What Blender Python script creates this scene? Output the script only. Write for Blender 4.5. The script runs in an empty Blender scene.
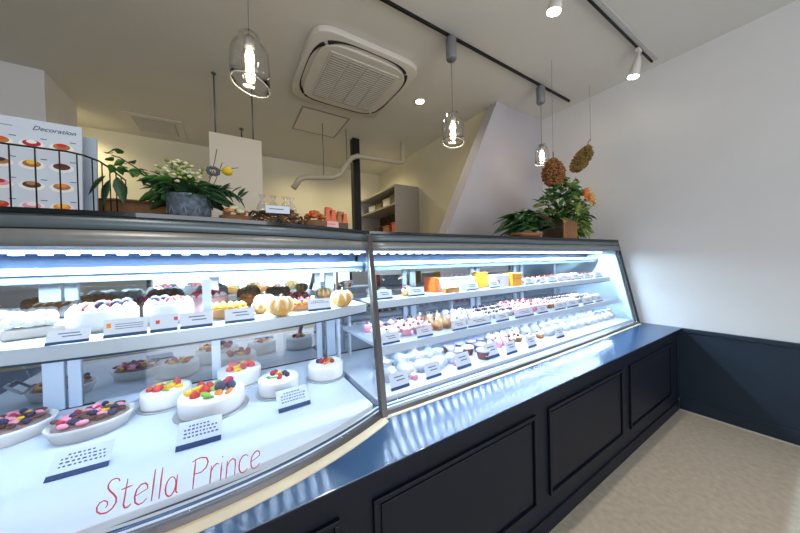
import bpy, bmesh, math, random
from mathutils import Vector, Matrix
random.seed(7)
PI = math.pi
sc = bpy.context.scene
COL = sc.collection

# ------------------------------------------------------------------ camera
H = 1.2
F = 277.37
YAW, PIT, ROL = math.radians(31.889), math.radians(-0.673), math.radians(1.461)
cy, sy = math.cos(YAW), math.sin(YAW)
cp, sp = math.cos(PIT), math.sin(PIT)
cr, sr = math.cos(ROL), math.sin(ROL)
Mx = Matrix(((cr, -sr, 0), (sr, cr, 0), (0, 0, 1))) @ Matrix(((1, 0, 0), (0, cp, -sp), (0, sp, cp)))
RW = Matrix((Mx @ Vector((cy, 0, sy)), Mx @ Vector((-sy, 0, cy)), Mx @ Vector((0, 1, 0))))
CAM = Vector((0, 0, H))


def ray(x, y):
    return RW @ Vector((x - 400, 266.5 - y, F))


def onz(x, y, z):
    d = ray(x, y)
    return CAM + d * ((z - H) / d.z)


def ony(x, y, Y):
    d = ray(x, y)
    return CAM + d * (Y / d.y)


def depth(p):
    return (RW.transposed() @ (Vector(p) - CAM)).z


cd = bpy.data.cameras.new('camera')
cd.sensor_width = 36
cd.lens = F * 36 / 800
cd.clip_start = 0.02
cam = bpy.data.objects.new('camera', cd)
COL.objects.link(cam)
r_, u_, f_ = RW @ Vector((1, 0, 0)), RW @ Vector((0, 1, 0)), RW @ Vector((0, 0, 1))
cam.matrix_world = Matrix(((r_.x, u_.x, -f_.x, 0), (r_.y, u_.y, -f_.y, 0), (r_.z, u_.z, -f_.z, H), (0, 0, 0, 1)))
sc.camera = cam

# ------------------------------------------------------------------ materials
MATS = {}


def srgb(c):
    return tuple((v / 12.92 if v <= 0.04045 else ((v + 0.055) / 1.055) ** 2.4) for v in (x / 255 for x in c))


def mat(name, c=(200, 200, 200), rough=.5, metal=0.0, noise=None, bump=0.0, emit=None, estr=0, alpha=1.0,
        trans=0.0, spec=.5, sss=0, coat=0):
    if name in MATS:
        return MATS[name]
    m = bpy.data.materials.new(name)
    m.use_nodes = True
    nt = m.node_tree
    b = nt.nodes['Principled BSDF']
    col = srgb(c)
    b.inputs['Base Color'].default_value = (*col, 1)
    b.inputs['Roughness'].default_value = rough
    b.inputs['Metallic'].default_value = metal
    b.inputs['Specular IOR Level'].default_value = spec
    b.inputs['Coat Weight'].default_value = coat
    if alpha < 1:
        b.inputs['Alpha'].default_value = alpha
    if trans:
        b.inputs['Transmission Weight'].default_value = trans
    if emit:
        b.inputs['Emission Color'].default_value = (*srgb(emit), 1)
        b.inputs['Emission Strength'].default_value = estr
    if noise or bump:
        sc_, amt = noise if noise else (20, 0)
        tc = nt.nodes.new('ShaderNodeTexCoord')
        n = nt.nodes.new('ShaderNodeTexNoise')
        n.inputs['Scale'].default_value = sc_
        n.inputs['Detail'].default_value = 6
        nt.links.new(tc.outputs['Object'], n.inputs['Vector'])
        if amt:
            r = nt.nodes.new('ShaderNodeValToRGB')
            r.color_ramp.elements[0].position = .3
            r.color_ramp.elements[1].position = .7
            r.color_ramp.elements[0].color = (*[v * (1 - amt) for v in col], 1)
            r.color_ramp.elements[1].color = (*[min(1, v * (1 + amt)) for v in col], 1)
            nt.links.new(n.outputs['Fac'], r.inputs['Fac'])
            nt.links.new(r.outputs['Color'], b.inputs['Base Color'])
        if bump:
            bp = nt.nodes.new('ShaderNodeBump')
            bp.inputs['Strength'].default_value = bump
            bp.inputs['Distance'].default_value = .01
            nt.links.new(n.outputs['Fac'], bp.inputs['Height'])
            nt.links.new(bp.outputs['Normal'], b.inputs['Normal'])
    MATS[name] = m
    return m


def glassmat(name, tint=(1, 1, 1), refl=1.0, base=0.0, rough=0.0):
    if name in MATS:
        return MATS[name]
    m = bpy.data.materials.new(name)
    m.use_nodes = True
    nt = m.node_tree
    nt.nodes.clear()
    o = nt.nodes.new('ShaderNodeOutputMaterial')
    mix = nt.nodes.new('ShaderNodeMixShader')
    t = nt.nodes.new('ShaderNodeBsdfTransparent')
    g = nt.nodes.new('ShaderNodeBsdfGlossy')
    lw = nt.nodes.new('ShaderNodeLayerWeight')
    lw.inputs['Blend'].default_value = .5
    pw = nt.nodes.new('ShaderNodeMath')
    pw.operation = 'POWER'
    pw.inputs[1].default_value = 5
    nt.links.new(lw.outputs['Facing'], pw.inputs[0])
    fr = nt.nodes.new('ShaderNodeMath')
    fr.operation = 'MULTIPLY_ADD'
    fr.inputs[1].default_value = .96
    fr.inputs[2].default_value = .04
    nt.links.new(pw.outputs[0], fr.inputs[0])
    mu = nt.nodes.new('ShaderNodeMath')
    mu.operation = 'MULTIPLY_ADD'
    mu.inputs[1].default_value = refl
    mu.inputs[2].default_value = base
    g.inputs['Roughness'].default_value = rough
    t.inputs['Color'].default_value = (*tint, 1)
    nt.links.new(fr.outputs[0], mu.inputs[0])
    nt.links.new(mu.outputs[0], mix.inputs['Fac'])
    nt.links.new(t.outputs[0], mix.inputs[1])
    nt.links.new(g.outputs[0], mix.inputs[2])
    nt.links.new(mix.outputs[0], o.inputs['Surface'])
    MATS[name] = m
    return m


M_wall = mat('white_wall_paint', (226, 225, 224), .9, noise=(3, .02))
M_ceil = mat('ceiling_paint', (214, 212, 205), .9, noise=(2, .02))
M_ywall = mat('cream_wall_paint', (226, 220, 196), .9, noise=(3, .03))
M_floor = mat('beige_concrete', (184, 175, 160), .6, noise=(34, .13), bump=.05)
M_navy = mat('navy_paint', (14, 20, 34), .5, noise=(4, .06), spec=.3)
M_navyw = mat('navy_wall_paint', (26, 42, 60), .5, noise=(4, .05))
M_top = mat('navy_gloss_top', (38, 74, 114), .17, noise=None, spec=.9)
nt = M_top.node_tree
tg_ = nt.nodes.new('ShaderNodeCombineXYZ')
tg_.inputs[1].default_value = 1.0
nt.links.new(tg_.outputs[0], nt.nodes['Principled BSDF'].inputs['Tangent'])
nt.nodes['Principled BSDF'].inputs['Anisotropic'].default_value = .75
M_maple = mat('pale_maple', (226, 214, 186), .45, noise=(12, .06))
M_steel = mat('brushed_steel', (140, 144, 146), .4, .55, noise=(40, .06))
M_dsteel = mat('dark_steel', (104, 116, 124), .4, .5)
M_frame = mat('grey_anodised_frame', (94, 92, 92), .38, .5)
M_blackglass = mat('black_glass', (14, 22, 26), .12, 0, spec=.7)
M_bluestrip = mat('blue_grey_trim', (44, 72, 104), .35, .3)
M_white = mat('white_enamel', (222, 230, 240), .45)
M_shelf = mat('pale_blue_shelf', (204, 218, 232), .3, .15)
M_led = mat('led_strip', (255, 255, 255), .5, emit=(205, 228, 255), estr=16)
M_bulb = mat('bulb_glow', (255, 255, 255), .5, emit=(255, 226, 180), estr=45)
M_spotface = mat('spot_glow', (255, 255, 255), .5, emit=(255, 244, 226), estr=30)
M_down = mat('downlight_glow', (255, 255, 255), .5, emit=(255, 238, 205), estr=22)
M_pane = glassmat('front_glass', (.99, .995, 1), .6, 0)
M_rear = glassmat('rear_glass', (.70, .84, .92), .9, .58)
M_jar = glassmat('jar_glass', (.985, .985, .98), 2.0, .01)
M_clear = glassmat('clear_plastic', (.93, .95, .97), 1.1, .08, .08)
M_black = mat('black_metal', (18, 18, 20), .5, .3)
M_cable = mat('grey_cable', (120, 118, 112), .6)
M_mount = mat('grey_socket', (128, 130, 134), .45, .2)
M_acw = mat('ac_white', (214, 210, 202), .5)
M_acg = mat('ac_grille', (150, 147, 140), .6)
M_dark = mat('dark_gap', (24, 24, 24), .8)
M_pipe = mat('beige_pipe', (196, 186, 162), .5)
M_cream = mat('whipped_cream', (248, 247, 244), .55, bump=.05)
M_dish = mat('white_dish', (240, 238, 234), .35)
M_silver = mat('silver_board', (205, 205, 205), .3, .6)
M_card = mat('card_white', (220, 229, 244), .6)
M_cardblue = mat('card_navy', (28, 58, 104), .5)
M_ink = mat('card_ink', (60, 76, 120), .7)
M_red = mat('strawberry_red', (206, 44, 38), .35)
M_rasp = mat('raspberry', (176, 30, 62), .5, bump=.3)
M_pink = mat('pink_cream', (236, 150, 170), .5)
M_blu = mat('blueberry', (44, 38, 72), .5)
M_green = mat('kiwi_green', (140, 186, 60), .45)
M_oran = mat('orange_fruit', (240, 140, 40), .4)
M_yel = mat('mango_yellow', (244, 196, 50), .4)
M_choc = mat('chocolate', (84, 50, 38), .45)
M_brown = mat('baked_brown', (176, 116, 62), .6, noise=(30, .2))
M_pump = mat('pumpkin_glaze', (226, 170, 88), .4, noise=(14, .22))
M_pumpw = mat('sugar_dusted_ridge', (244, 226, 190), .6)
M_leaf = mat('leaf_green', (66, 112, 48), .5, noise=(20, .2))
M_leaf2 = mat('leaf_dark', (46, 76, 48), .45, noise=(20, .2))
M_leaf3 = mat('leaf_yellow_green', (130, 150, 60), .5, noise=(20, .2))
M_leafr = mat('leaf_red_brown', (92, 34, 30), .5)
M_stem = mat('twig_brown', (84, 64, 40), .7)
M_flw = mat('cream_blossom', (222, 222, 180), .6)
M_flo = mat('orange_petal', (222, 128, 50), .55)
M_fly = mat('yellow_bloom', (226, 190, 30), .6)
M_hyd = mat('dried_hydrangea', (150, 100, 56), .8, noise=(40, .3))
M_hyd2 = mat('dried_olive_flower', (128, 104, 52), .8, noise=(40, .3))
M_pot = mat('zinc_pot', (112, 124, 138), .5, .3, noise=(70, .5))
M_wick = mat('wicker', (120, 84, 50), .7, noise=(40, .3))
M_wood = mat('brown_wood', (140, 98, 56), .55, noise=(10, .2))
M_dwood = mat('dark_wood', (84, 62, 46), .6, noise=(8, .25))
M_orange = mat('orange_wrap', (226, 96, 34), .35, noise=(20, .15))
M_gbag = mat('gold_orange_paper', (232, 156, 40), .5)
M_poster = mat('poster_blue_white', (206, 216, 228), .5)
M_post2 = mat('poster_grey', (176, 190, 206), .5)
M_text = mat('poster_ink', (70, 84, 104), .6)
M_decal = mat('red_decal', (206, 66, 56), .6)
M_paper = mat('cream_board', (232, 222, 204), .7)
M_kwood = mat('kitchen_unit_grey', (170, 164, 156), .6)
M_clothd = mat('olive_boxes', (120, 112, 72), .7)
M_jelly = mat('purple_brown_jelly', (116, 66, 60), .3)
M_lid = mat('lilac_lid', (188, 186, 214), .3)
M_cup = mat('clear_dessert_cup', (232, 222, 224), .25)
M_fabric = mat('white_tissue', (236, 240, 246), .6, bump=.4)
M_mint = mat('mint_tint', (190, 226, 214), .5)


# ------------------------------------------------------------------ mesh builder
class MB:
    def __init__(s):
        s.bm = bmesh.new()
        s.mats = []

    def _mi(s, m):
        if m is None:
            m = s.mats[0] if s.mats else None
        if m not in s.mats:
            s.mats.append(m)
        return s.mats.index(m)

    def _fin(s, verts, m, M=None):
        if M is not None:
            for v in verts:
                v.co = M @ v.co
        if m is not None:
            i = s._mi(m)
            fs = set(f for v in verts for f in v.link_faces)
            for f in fs:
                f.material_index = i
        return verts

    def box(s, a, b, m=None, M=None):
        x0, y0, z0 = a
        x1, y1, z1 = b
        vs = [s.bm.verts.new(c) for c in ((x0, y0, z0), (x1, y0, z0), (x1, y1, z0), (x0, y1, z0),
                                          (x0, y0, z1), (x1, y0, z1), (x1, y1, z1), (x0, y1, z1))]
        for f in ((0, 3, 2, 1), (4, 5, 6, 7), (0, 1, 5, 4), (1, 2, 6, 5), (2, 3, 7, 6), (3, 0, 4, 7)):
            s.bm.faces.new([vs[i] for i in f])
        return s._fin(vs, m, M)

    def prism(s, pts, z0, z1, m=None, M=None):
        a = [s.bm.verts.new((p[0], p[1], z0)) for p in pts]
        b = [s.bm.verts.new((p[0], p[1], z1)) for p in pts]
        n = len(pts)
        s.bm.faces.new(a[::-1])
        s.bm.faces.new(b)
        for i in range(n):
            s.bm.faces.new((a[i], a[(i + 1) % n], b[(i + 1) % n], b[i]))
        return s._fin(a + b, m, M)

    def lathe(s, prof, n=24, m=None, M=None, fn=None, caps=True):
        rings = []
        for (r, z) in prof:
            rg = []
            for i in range(n):
                a = 2 * PI * i / n
                rr = r if fn is None else fn(r, z, a)
                rg.append(s.bm.verts.new((rr * math.cos(a), rr * math.sin(a), z)))
            rings.append(rg)
        for k in range(len(rings) - 1):
            for i in range(n):
                j = (i + 1) % n
                s.bm.faces.new((rings[k][i], rings[k][j], rings[k + 1][j], rings[k + 1][i]))
        if caps:
            s.bm.faces.new(rings[0][::-1])
            s.bm.faces.new(rings[-1])
        return s._fin([v for r in rings for v in r], m, M)

    def tube(s, pts, r, n=8, m=None, M=None):
        pts = [Vector(p) for p in pts]
        rs = r if isinstance(r, (list, tuple)) else [r] * len(pts)
        rings = []
        up = None
        for i, p in enumerate(pts):
            d = (pts[min(i + 1, len(pts) - 1)] - pts[max(i - 1, 0)]).normalized()
            if up is None:
                up = Vector((0, 0, 1)) if abs(d.z) < .9 else Vector((1, 0, 0))
            a = d.cross(up)
            if a.length < 1e-5:
                a = d.cross(Vector((0, 1, 0)))
            a.normalize()
            b = a.cross(d).normalized()
            up = b
            rings.append([s.bm.verts.new(p + (a * math.cos(2 * PI * k / n) + b * math.sin(2 * PI * k / n)) * rs[i]) for k in range(n)])
        for k in range(len(rings) - 1):
            for i in range(n):
                j = (i + 1) % n
                s.bm.faces.new((rings[k][i], rings[k][j], rings[k + 1][j], rings[k + 1][i]))
        s.bm.faces.new(rings[0][::-1])
        s.bm.faces.new(rings[-1])
        return s._fin([v for r in rings for v in r], m, M)

    def ball(s, c, r, m=None, sub=2, sq=(1, 1, 1), jit=0):
        g = bmesh.ops.create_icosphere(s.bm, subdivisions=sub, radius=1)
        vs = g['verts']
        for v in vs:
            k = 1 + random.uniform(-jit, jit)
            v.co = Vector((c[0] + v.co.x * r * sq[0] * k, c[1] + v.co.y * r * sq[1] * k, c[2] + v.co.z * r * sq[2] * k))
        return s._fin(vs, m)

    def leaf(s, base, dirv, L, W, m=None, droop=.3, th=.0006):
        base = Vector(base)
        d = Vector(dirv).normalized()
        side = d.cross(Vector((0, 0, 1)))
        if side.length < .05:
            side = Vector((1, 0, 0))
        side.normalize()
        side = Matrix.Rotation(random.uniform(-.7, .7), 3, d) @ side
        nor = side.cross(d).normalized()
        ts = (0, .15, .4, .65, .85, 1)
        ws = (.05, .6, 1, .8, .4, .02)
        lo, hi = [], []
        for t, w in zip(ts, ws):
            p = base + d * L * t - Vector((0, 0, 1)) * droop * L * t * t
            lo.append([p - side * W * w * .5 + nor * W * .12 * w, p, p + side * W * w * .5 + nor * W * .12 * w])
        vs = []
        for k in (0, 1):
            off = nor * (th * (1 if k else -1))
            rows = [[s.bm.verts.new(q + off) for q in row] for row in lo]
            vs.append(rows)
        n = len(ts)
        for i in range(n - 1):
            for j in range(2):
                s.bm.faces.new((vs[1][i][j], vs[1][i][j + 1], vs[1][i + 1][j + 1], vs[1][i + 1][j]))
                s.bm.faces.new((vs[0][i][j], vs[0][i + 1][j], vs[0][i + 1][j + 1], vs[0][i][j + 1]))
            s.bm.faces.new((vs[0][i][0], vs[1][i][0], vs[1][i + 1][0], vs[0][i + 1][0]))
            s.bm.faces.new((vs[0][i][2], vs[0][i + 1][2], vs[1][i + 1][2], vs[1][i][2]))
        return s._fin([v for k in vs for row in k for v in row], m)

    def build(s, name, m=None, parent=None, smooth=False, bevel=0, loc=None, auto=None):
        bmesh.ops.recalc_face_normals(s.bm, faces=s.bm.faces)
        me = bpy.data.meshes.new(name)
        s.bm.to_mesh(me)
        s.bm.free()
        if m is not None and m not in s.mats:
            if not s.mats:
                s.mats = [m]
        for q in s.mats:
            me.materials.append(q)
        o = bpy.data.objects.new(name, me)
        COL.objects.link(o)
        if smooth:
            for p in me.polygons:
                p.use_smooth = True
        if bevel:
            b = o.modifiers.new('bevel', 'BEVEL')
            b.width = bevel
            b.segments = 2
            b.limit_method = 'ANGLE'
        if parent:
            o.parent = parent
        if loc is not None:
            o.location = loc
        return o


def thing(name, label, cat, loc=(0, 0, 0), rz=0, group=None):
    o = bpy.data.objects.new(name, None)
    COL.objects.link(o)
    o.empty_display_size = .05
    o.location = loc
    o.rotation_euler = (0, 0, rz)
    return tag(o, label, cat, group)


def tag(o, label, cat, group=None, kind=None):
    o['label'] = label
    o['category'] = cat
    if group:
        o['group'] = group
    if kind:
        o['kind'] = kind
    return o


def struct(o):
    o['kind'] = 'structure'
    return o


KIDS = {}


def kids(o):
    return [c for c in COL.objects if c.parent == o]


def dup(root, loc, rz, label, group=None, scale=1.0):
    if root.name not in KIDS:
        KIDS[root.name] = [(c, kids(c)) for c in kids(root)]
    r = root.copy()
    COL.objects.link(r)
    r.location = loc
    r.rotation_euler = (0, 0, rz)
    r.scale = (scale,) * 3
    r['label'] = label
    if group:
        r['group'] = group
    for c, gs in KIDS[root.name]:
        d = c.copy()
        COL.objects.link(d)
        d.parent = r
        for g in gs:
            e = g.copy()
            COL.objects.link(e)
            e.parent = d
    return r


USED = set()


def place(proto, loc, rz, label, group=None, scale=1.0):
    if proto.name not in USED:
        USED.add(proto.name)
        KIDS[proto.name] = [(c, kids(c)) for c in kids(proto)]
        proto.location = loc
        proto.rotation_euler = (0, 0, rz)
        proto.scale = (scale,) * 3
        proto['label'] = label
        if group:
            proto['group'] = group
        return proto
    return dup(proto, loc, rz, label, group, scale)


ORD = ['leftmost', 'second', 'third', 'fourth', 'fifth', 'sixth', 'seventh', 'eighth', 'ninth', 'tenth', 'eleventh',
       'twelfth', 'thirteenth', 'fourteenth', 'fifteenth', 'sixteenth', 'seventeenth', 'eighteenth', 'nineteenth', 'twentieth', 'twenty-first', 'twenty-second', 'twenty-third', 'twenty-fourth', 'twenty-fifth']


def nth(i, what):
    return ('leftmost ' + what) if i == 0 else (ORD[i] + ' ' + what + ' from the left')


# ------------------------------------------------------------------ room shell
WX, ZC, ZT = 3.0, 2.745, 0.641
b = MB(); b.box((-3.5, -3.2, -.1), (WX + .1, 4.4, 0)); struct(b.build('floor', M_floor))
b = MB(); b.box((-3.5, -3.2, ZC), (WX + .1, 4.4, ZC + .1)); struct(b.build('ceiling', M_ceil))
b = MB(); b.box((WX, -3.2, 0), (WX + .1, 1.9, ZC)); struct(b.build('wall_right', mat('right_wall_paint', (224, 224, 225), .9, noise=(3, .02))))
b = MB(); b.box((-3.5, 4.29, 0), (2.4, 4.4, ZC)); struct(b.build('wall_back', M_ywall))
b = MB(); b.box((2.28, 1.9, 0), (2.4, 4.29, ZC)); struct(b.build('wall_kitchen', M_ywall))
# staircase wall with a slanted left edge
b = MB()
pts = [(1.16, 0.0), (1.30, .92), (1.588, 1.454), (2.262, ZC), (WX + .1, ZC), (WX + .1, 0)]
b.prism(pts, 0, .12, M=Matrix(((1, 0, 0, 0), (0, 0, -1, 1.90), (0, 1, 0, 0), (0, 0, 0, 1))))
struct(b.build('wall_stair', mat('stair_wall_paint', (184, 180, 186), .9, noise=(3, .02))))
b = MB(); b.box((-3.5, 3.24, 0), (-1.15, 3.78, ZC)); struct(b.build('wall_block', M_wall))
b = MB(); b.box((-3.6, -3.2, 0), (-3.5, 4.4, ZC)); struct(b.build('wall_left', M_wall))
b = MB()
b.box((-3.5, -3.3, 0), (-1.2, -3.2, ZC)); b.box((2.6, -3.3, 0), (WX + .1, -3.2, ZC))
b.box((-1.2, -3.3, 0), (2.6, -3.2, .3)); b.box((-1.2, -3.3, 2.4), (2.6, -3.2, ZC))
struct(b.build('wall_front', M_wall))
b = MB()
for x in (-1.2, .05, 1.3, 2.55):
    b.box((x, -3.29, .3), (x + .05, -3.22, 2.4))
b.box((-1.15, -3.29, .3), (2.55, -3.22, .35)); b.box((-1.15, -3.29, 2.35), (2.55, -3.22, 2.4))
w = struct(b.build('window_1', M_black))
b = MB(); b.box((-1.14, -3.262, .36), (2.54, -3.256, 2.34)); b.build('window_glass', M_pane, w)
# wainscot on the right wall
b = MB(); b.box((WX - .012, -3.2, .09), (WX, .699, .607)); struct(b.build('trim_1', M_navyw))
b = MB(); b.box((WX - .026, -3.2, .612), (WX, .674, .641)); struct(b.build('trim_2', M_navyw, bevel=.004))
b = MB(); b.box((WX - .022, -3.2, 0), (WX, .69, .09)); struct(b.build('baseboard_right', M_navyw, bevel=.003))
# narrow pale joint strip on the floor against the wall
b = MB(); b.box((WX - .034, -3.2, 0), (WX - .022, .69, .006)); struct(b.build('trim_3', mat('pale_sealant', (206, 204, 194), .6)))

# ------------------------------------------------------------------ counter
ctr = thing('counter', 'dark navy panelled counter with a glossy blue-black worktop under the showcases', 'counter', (1, .69, 0))


def W2(o, root):            # parent keeping world coordinates already in the mesh
    o.parent = root
    o.location = Vector(o.location) - Vector(root.location)
    return o


YF = .700
b = MB(); b.box((-1.6, YF, .07), (WX - .013, 1.66, .608)); W2(b.build('counter_body', M_navy), ctr)
b = MB(); b.box((-1.6, YF - .008, 0), (WX - .023, 1.66, .07)); W2(b.build('plinth', M_navy, bevel=.003), ctr)
b = MB(); b.box((-1.6, .674, .6345), (WX - .001, 1.66, ZT)); W2(b.build('countertop', M_top, bevel=.002), ctr)
b = MB(); b.box((-1.6, .676, .6085), (WX - .014, 1.655, .634)); W2(b.build('countertop_edge', M_navy), ctr)
for x0, x1 in ((-1.2, -.55), (-.45, .228), (.325, 1.085), (1.182, 1.945), (2.052, 2.80)):
    b = MB()
    z0, z1, t = .155, .545, .014
    for (a, c) in (((x0, z0), (x1, z0 + t)), ((x0, z1 - t), (x1, z1)), ((x0, z0 + t), (x0 + t, z1 - t)), ((x1 - t, z0 + t), (x1, z1 - t))):
        b.box((a[0], YF - .012, a[1]), (c[0], YF, c[1]))
    b.box((x0 + t + .012, YF - .005, z0 + t + .012), (x1 - t - .012, YF, z1 - t - .012))
    W2(b.build('front_panel', M_navy, bevel=.002), ctr)

# ------------------------------------------------------------------ display cases
ZB, ZTOP, ZG = .641, 1.356, 1.262   # base, top, top of glass
YR = 1.60
XS0, XS1 = .468, .575               # seam x at the bottom / top


def lb(t):   # left case, bottom curve of the glass (t 0..1, left to seam)
    x = -.86 + (XS0 + .86) * t
    return Vector((x, .765 + .40 * (x + .10) ** 2, ZB))


def lt(t):
    x = -.99 + (XS1 + .99) * t
    return Vector((x, 1.035 + .275 * (x + .22) ** 2, ZTOP))


def rb(t):
    x = XS0 + (2.93 - XS0) * t
    return Vector((x, .893 + .03 * t - .012 * math.sin(PI * t), ZB))


def rt(t):
    x = XS1 + (2.93 - XS1) * t
    return Vector((x, 1.205 - .135 * t, ZTOP))


def surf(fb, ft, t, z):
    k = (z - ZB) / (ZTOP - ZB)
    return fb(t).lerp(ft(t), k)


def band(mb, fb, ft, z0, z1, off0=0.0, off1=0.0, th=.01, N=24, t0=0, t1=1, m=None, zoff=0):
    """curved strip following the glass between heights z0,z1; off moves it towards the customer"""
    rows = []
    for i in range(N + 1):
        t = t0 + (t1 - t0) * i / N
        a = surf(fb, ft, t, z0); c = surf(fb, ft, t, z1)
        rows.append([a + Vector((0, -off0, 0)), c + Vector((0, -off1, 0)),
                     c + Vector((0, -off1 + th, 0)), a + Vector((0, -off0 + th, 0))])
    vs = [[mb.bm.verts.new(p) for p in r] for r in rows]
    for i in range(N):
        for j in range(4):
            k = (j + 1) % 4
            mb.bm.faces.new((vs[i][j], vs[i][k], vs[i + 1][k], vs[i + 1][j]))
    mb.bm.faces.new(vs[0]); mb.bm.faces.new(vs[-1][::-1])
    mb._fin([v for r in vs for v in r], m)


def slab(mb, front, back_y, z0, z1, N=24, t0=0, t1=1, xa=None, xb=None, m=None):
    pts = [front(t0 + (t1 - t0) * i / N) for i in range(N + 1)]
    P = [(p.x, p.y) for p in pts]
    P += [(P[-1][0] if xb is None else xb, back_y), (P[0][0] if xa is None else xa, back_y)]
    mb.prism(P, z0, z1, m)


def off(fn, d):
    return lambda t: fn(t) + Vector((0, d, 0))


M_led2 = mat('shelf_led', (255, 255, 255), .5, emit=(200, 225, 255), estr=110)


def diodes(xa, xb, y, z, h, parent, m=None):
    n = int((xb - xa) / .052)
    o = None
    for i in range(n):
        if o is None:
            b = MB()
            b.box((-.010, -.0085, 0), (.010, .012, h))
            o = q = b.build('led_diode', m or M_led, None)
        else:
            q = o.copy()
            COL.objects.link(q)
        q.parent = parent
        q.location = (xa + .03 + i * .052, y, z)


def make_case(root, fb, ft, deckfront, s1front, XL, XR, s2front=None):
    def add(mb, name, m, smooth=False, bevel=0, par=None):
        o = mb.build(name, m, None, smooth, bevel)
        if par is None:
            return W2(o, root)
        o.parent = par
        return o
    # bottom frame
    b = MB()
    band(b, fb, ft, ZB, ZB + .015, .004, .004, .020); add(b, 'bottom_frame', M_frame)
    b = MB()
    for k, (o_, m_) in enumerate(((.020, M_white), (.032, M_bluestrip), (.043, M_white), (.054, M_bluestrip))):
        band(b, fb, ft, ZB, ZB + .012, -o_, -o_, .010, m=m_)
    add(b, 'sill_channel', None)
    b = MB(); me_ = .018 if s2front else .040
    band(b, fb, ft, ZB, ZB + .003, me_, me_, me_ - .005); add(b, 'maple_edging', M_maple)
    # glass
    b = MB(); band(b, fb, ft, ZB + .016, ZG, -.004, -.004, .006); g = add(b, 'front_glass', M_pane, True)
    # header
    b = MB()
    band(b, fb, ft, ZG, ZG + .042, .006, .006, .02, m=M_steel)
    band(b, fb, ft, ZG + .042, ZG + .046, .002, .002, .016, m=M_dark)
    band(b, fb, ft, ZG + .046, ZTOP - .013, .006, .006, .02, m=M_dsteel)
    add(b, 'header', None, True)
    b = MB(); slab(b, off(ft, -.014), YR + .03, ZTOP - .012, ZTOP); add(b, 'top_slab', M_blackglass)
    # light strip and duct
    yl = 1.180
    b = MB(); b.box((XL, yl - .012, 1.262), (XR, yl + .13, 1.286)); add(b, 'light_rail', M_white)
    b = MB(); b.box((XL, yl - .008, 1.2525), (XR, yl + .03, 1.262)); lr = add(b, 'led_strip', mat('led_diffuser', (235, 242, 255), .5, emit=(205, 228, 255), estr=1.0))
    diodes(XL, XR, yl, 1.2475, .0045, lr)
    b = MB()
    b.box((XL, 1.30, 1.2115), (XR, 1.31, 1.2615), mat('teal_grille', (16, 46, 78), .5))
    add(b, 'air_grille', None)
    b = MB(); b.box((XL, 1.208, 1.190), (XR, 1.25, 1.211), mat('duct_top_band', (122, 144, 172), .4)); b.box((XL, 1.212, 1.166), (XR, 1.245, 1.190), mat('grey_blue_duct', (96, 112, 136), .4, .2))
    add(b, 'air_duct', None, bevel=.002)
    # deck
    b = MB(); slab(b, deckfront, YR - .012, ZB, .670); add(b, 'deck', M_white, bevel=.002)
    # shelves
    b = MB()
    slab(b, s1front, 1.50, 1.018, 1.030, m=M_shelf)
    sh = add(b, 'shelf', None)
    b = MB()
    N = 24
    slabpts = [s1front(i / N) for i in range(N + 1)]
    for (z0, z1, mm, d) in ((.996, 1.032, M_shelf, 0), (.993, .998, M_bluestrip, -.001)):
        P = [(p.x, p.y + d - .004) for p in slabpts] + [(p.x, p.y + d - .0002) for p in slabpts[::-1]]
        b.prism(P, z0, z1, mm)
    o = b.build('price_rail', None); o.parent = sh; 
    XQ = XR - .04 if s2front else .40
    ys = s1front(.5).y if s2front else 1.13
    b = MB(); b.box((XL + .04, ys + .055, 1.0125), (XQ, ys + .085, 1.0178))
    ls = add(b, 'shelf_led_strip', M_white)
    diodes(XL + .04, XQ, ys + .07, 1.0085, .0038, ls, M_led2)
    if s2front:
        b = MB(); b.box((XL + .04, s2front(.5).y + .012, .8205), (XR - .04, s2front(.5).y + .042, .8258))
        ls = add(b, 'shelf_led_strip', M_white)
        diodes(XL + .04, XR - .04, s2front(.5).y + .026, .8165, .0038, ls, M_led2)
        b = MB(); slab(b, s2front, 1.53, .826, .840, m=M_shelf)
        sh2 = add(b, 'shelf', None)
        b = MB()
        slabpts = [s2front(i / N) for i in range(N + 1)]
        P = [(p.x, p.y - .004) for p in slabpts] + [(p.x, p.y - .0002) for p in slabpts[::-1]]
        b.prism(P, .806, .842, M_shelf)
        o = b.build('price_rail', None); o.parent = sh2
    # rear glass and frames
    b = MB(); b.box((XL, YR, .672), (XR, YR + .006, 1.342)); add(b, 'rear_glass', M_rear)
    return add


cl = thing('display_case', 'curved-front refrigerated glass showcase holding whole cakes, left of the mullion', 'display case', (-.2, 1.2, ZB))
DL = lambda t: Vector((-.86 + (XS0 + .845) * t, (.79 if -.86 + (XS0 + .845) * t < -.03 else .79 + .5 * (-.86 + (XS0 + .845) * t + .03) ** 2) + .040, 0))
S1L = lambda t: Vector((-.95 + 1.45 * t, .950 + .33 * (-.95 + 1.45 * t + .15) ** 2, 0))
addL = make_case(cl, lb, lt, DL, S1L, -.98, .545)
cr_ = thing('display_case', 'long straight-front refrigerated glass showcase with two shelves, right of the mullion', 'display case', (1.7, 1.2, ZB))
DR = lambda t: Vector((XS0 + .012 + (2.915 - XS0 - .012) * t, .968, 0))
S1R = lambda t: Vector((.56 + (2.90 - .56) * t, 1.115, 0))
S2R = lambda t: Vector((.555 + (2.90 - .555) * t, 1.055, 0))
addR = make_case(cr_, rb, rt, DR, S1R, .560, 2.918, S2R)
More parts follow.
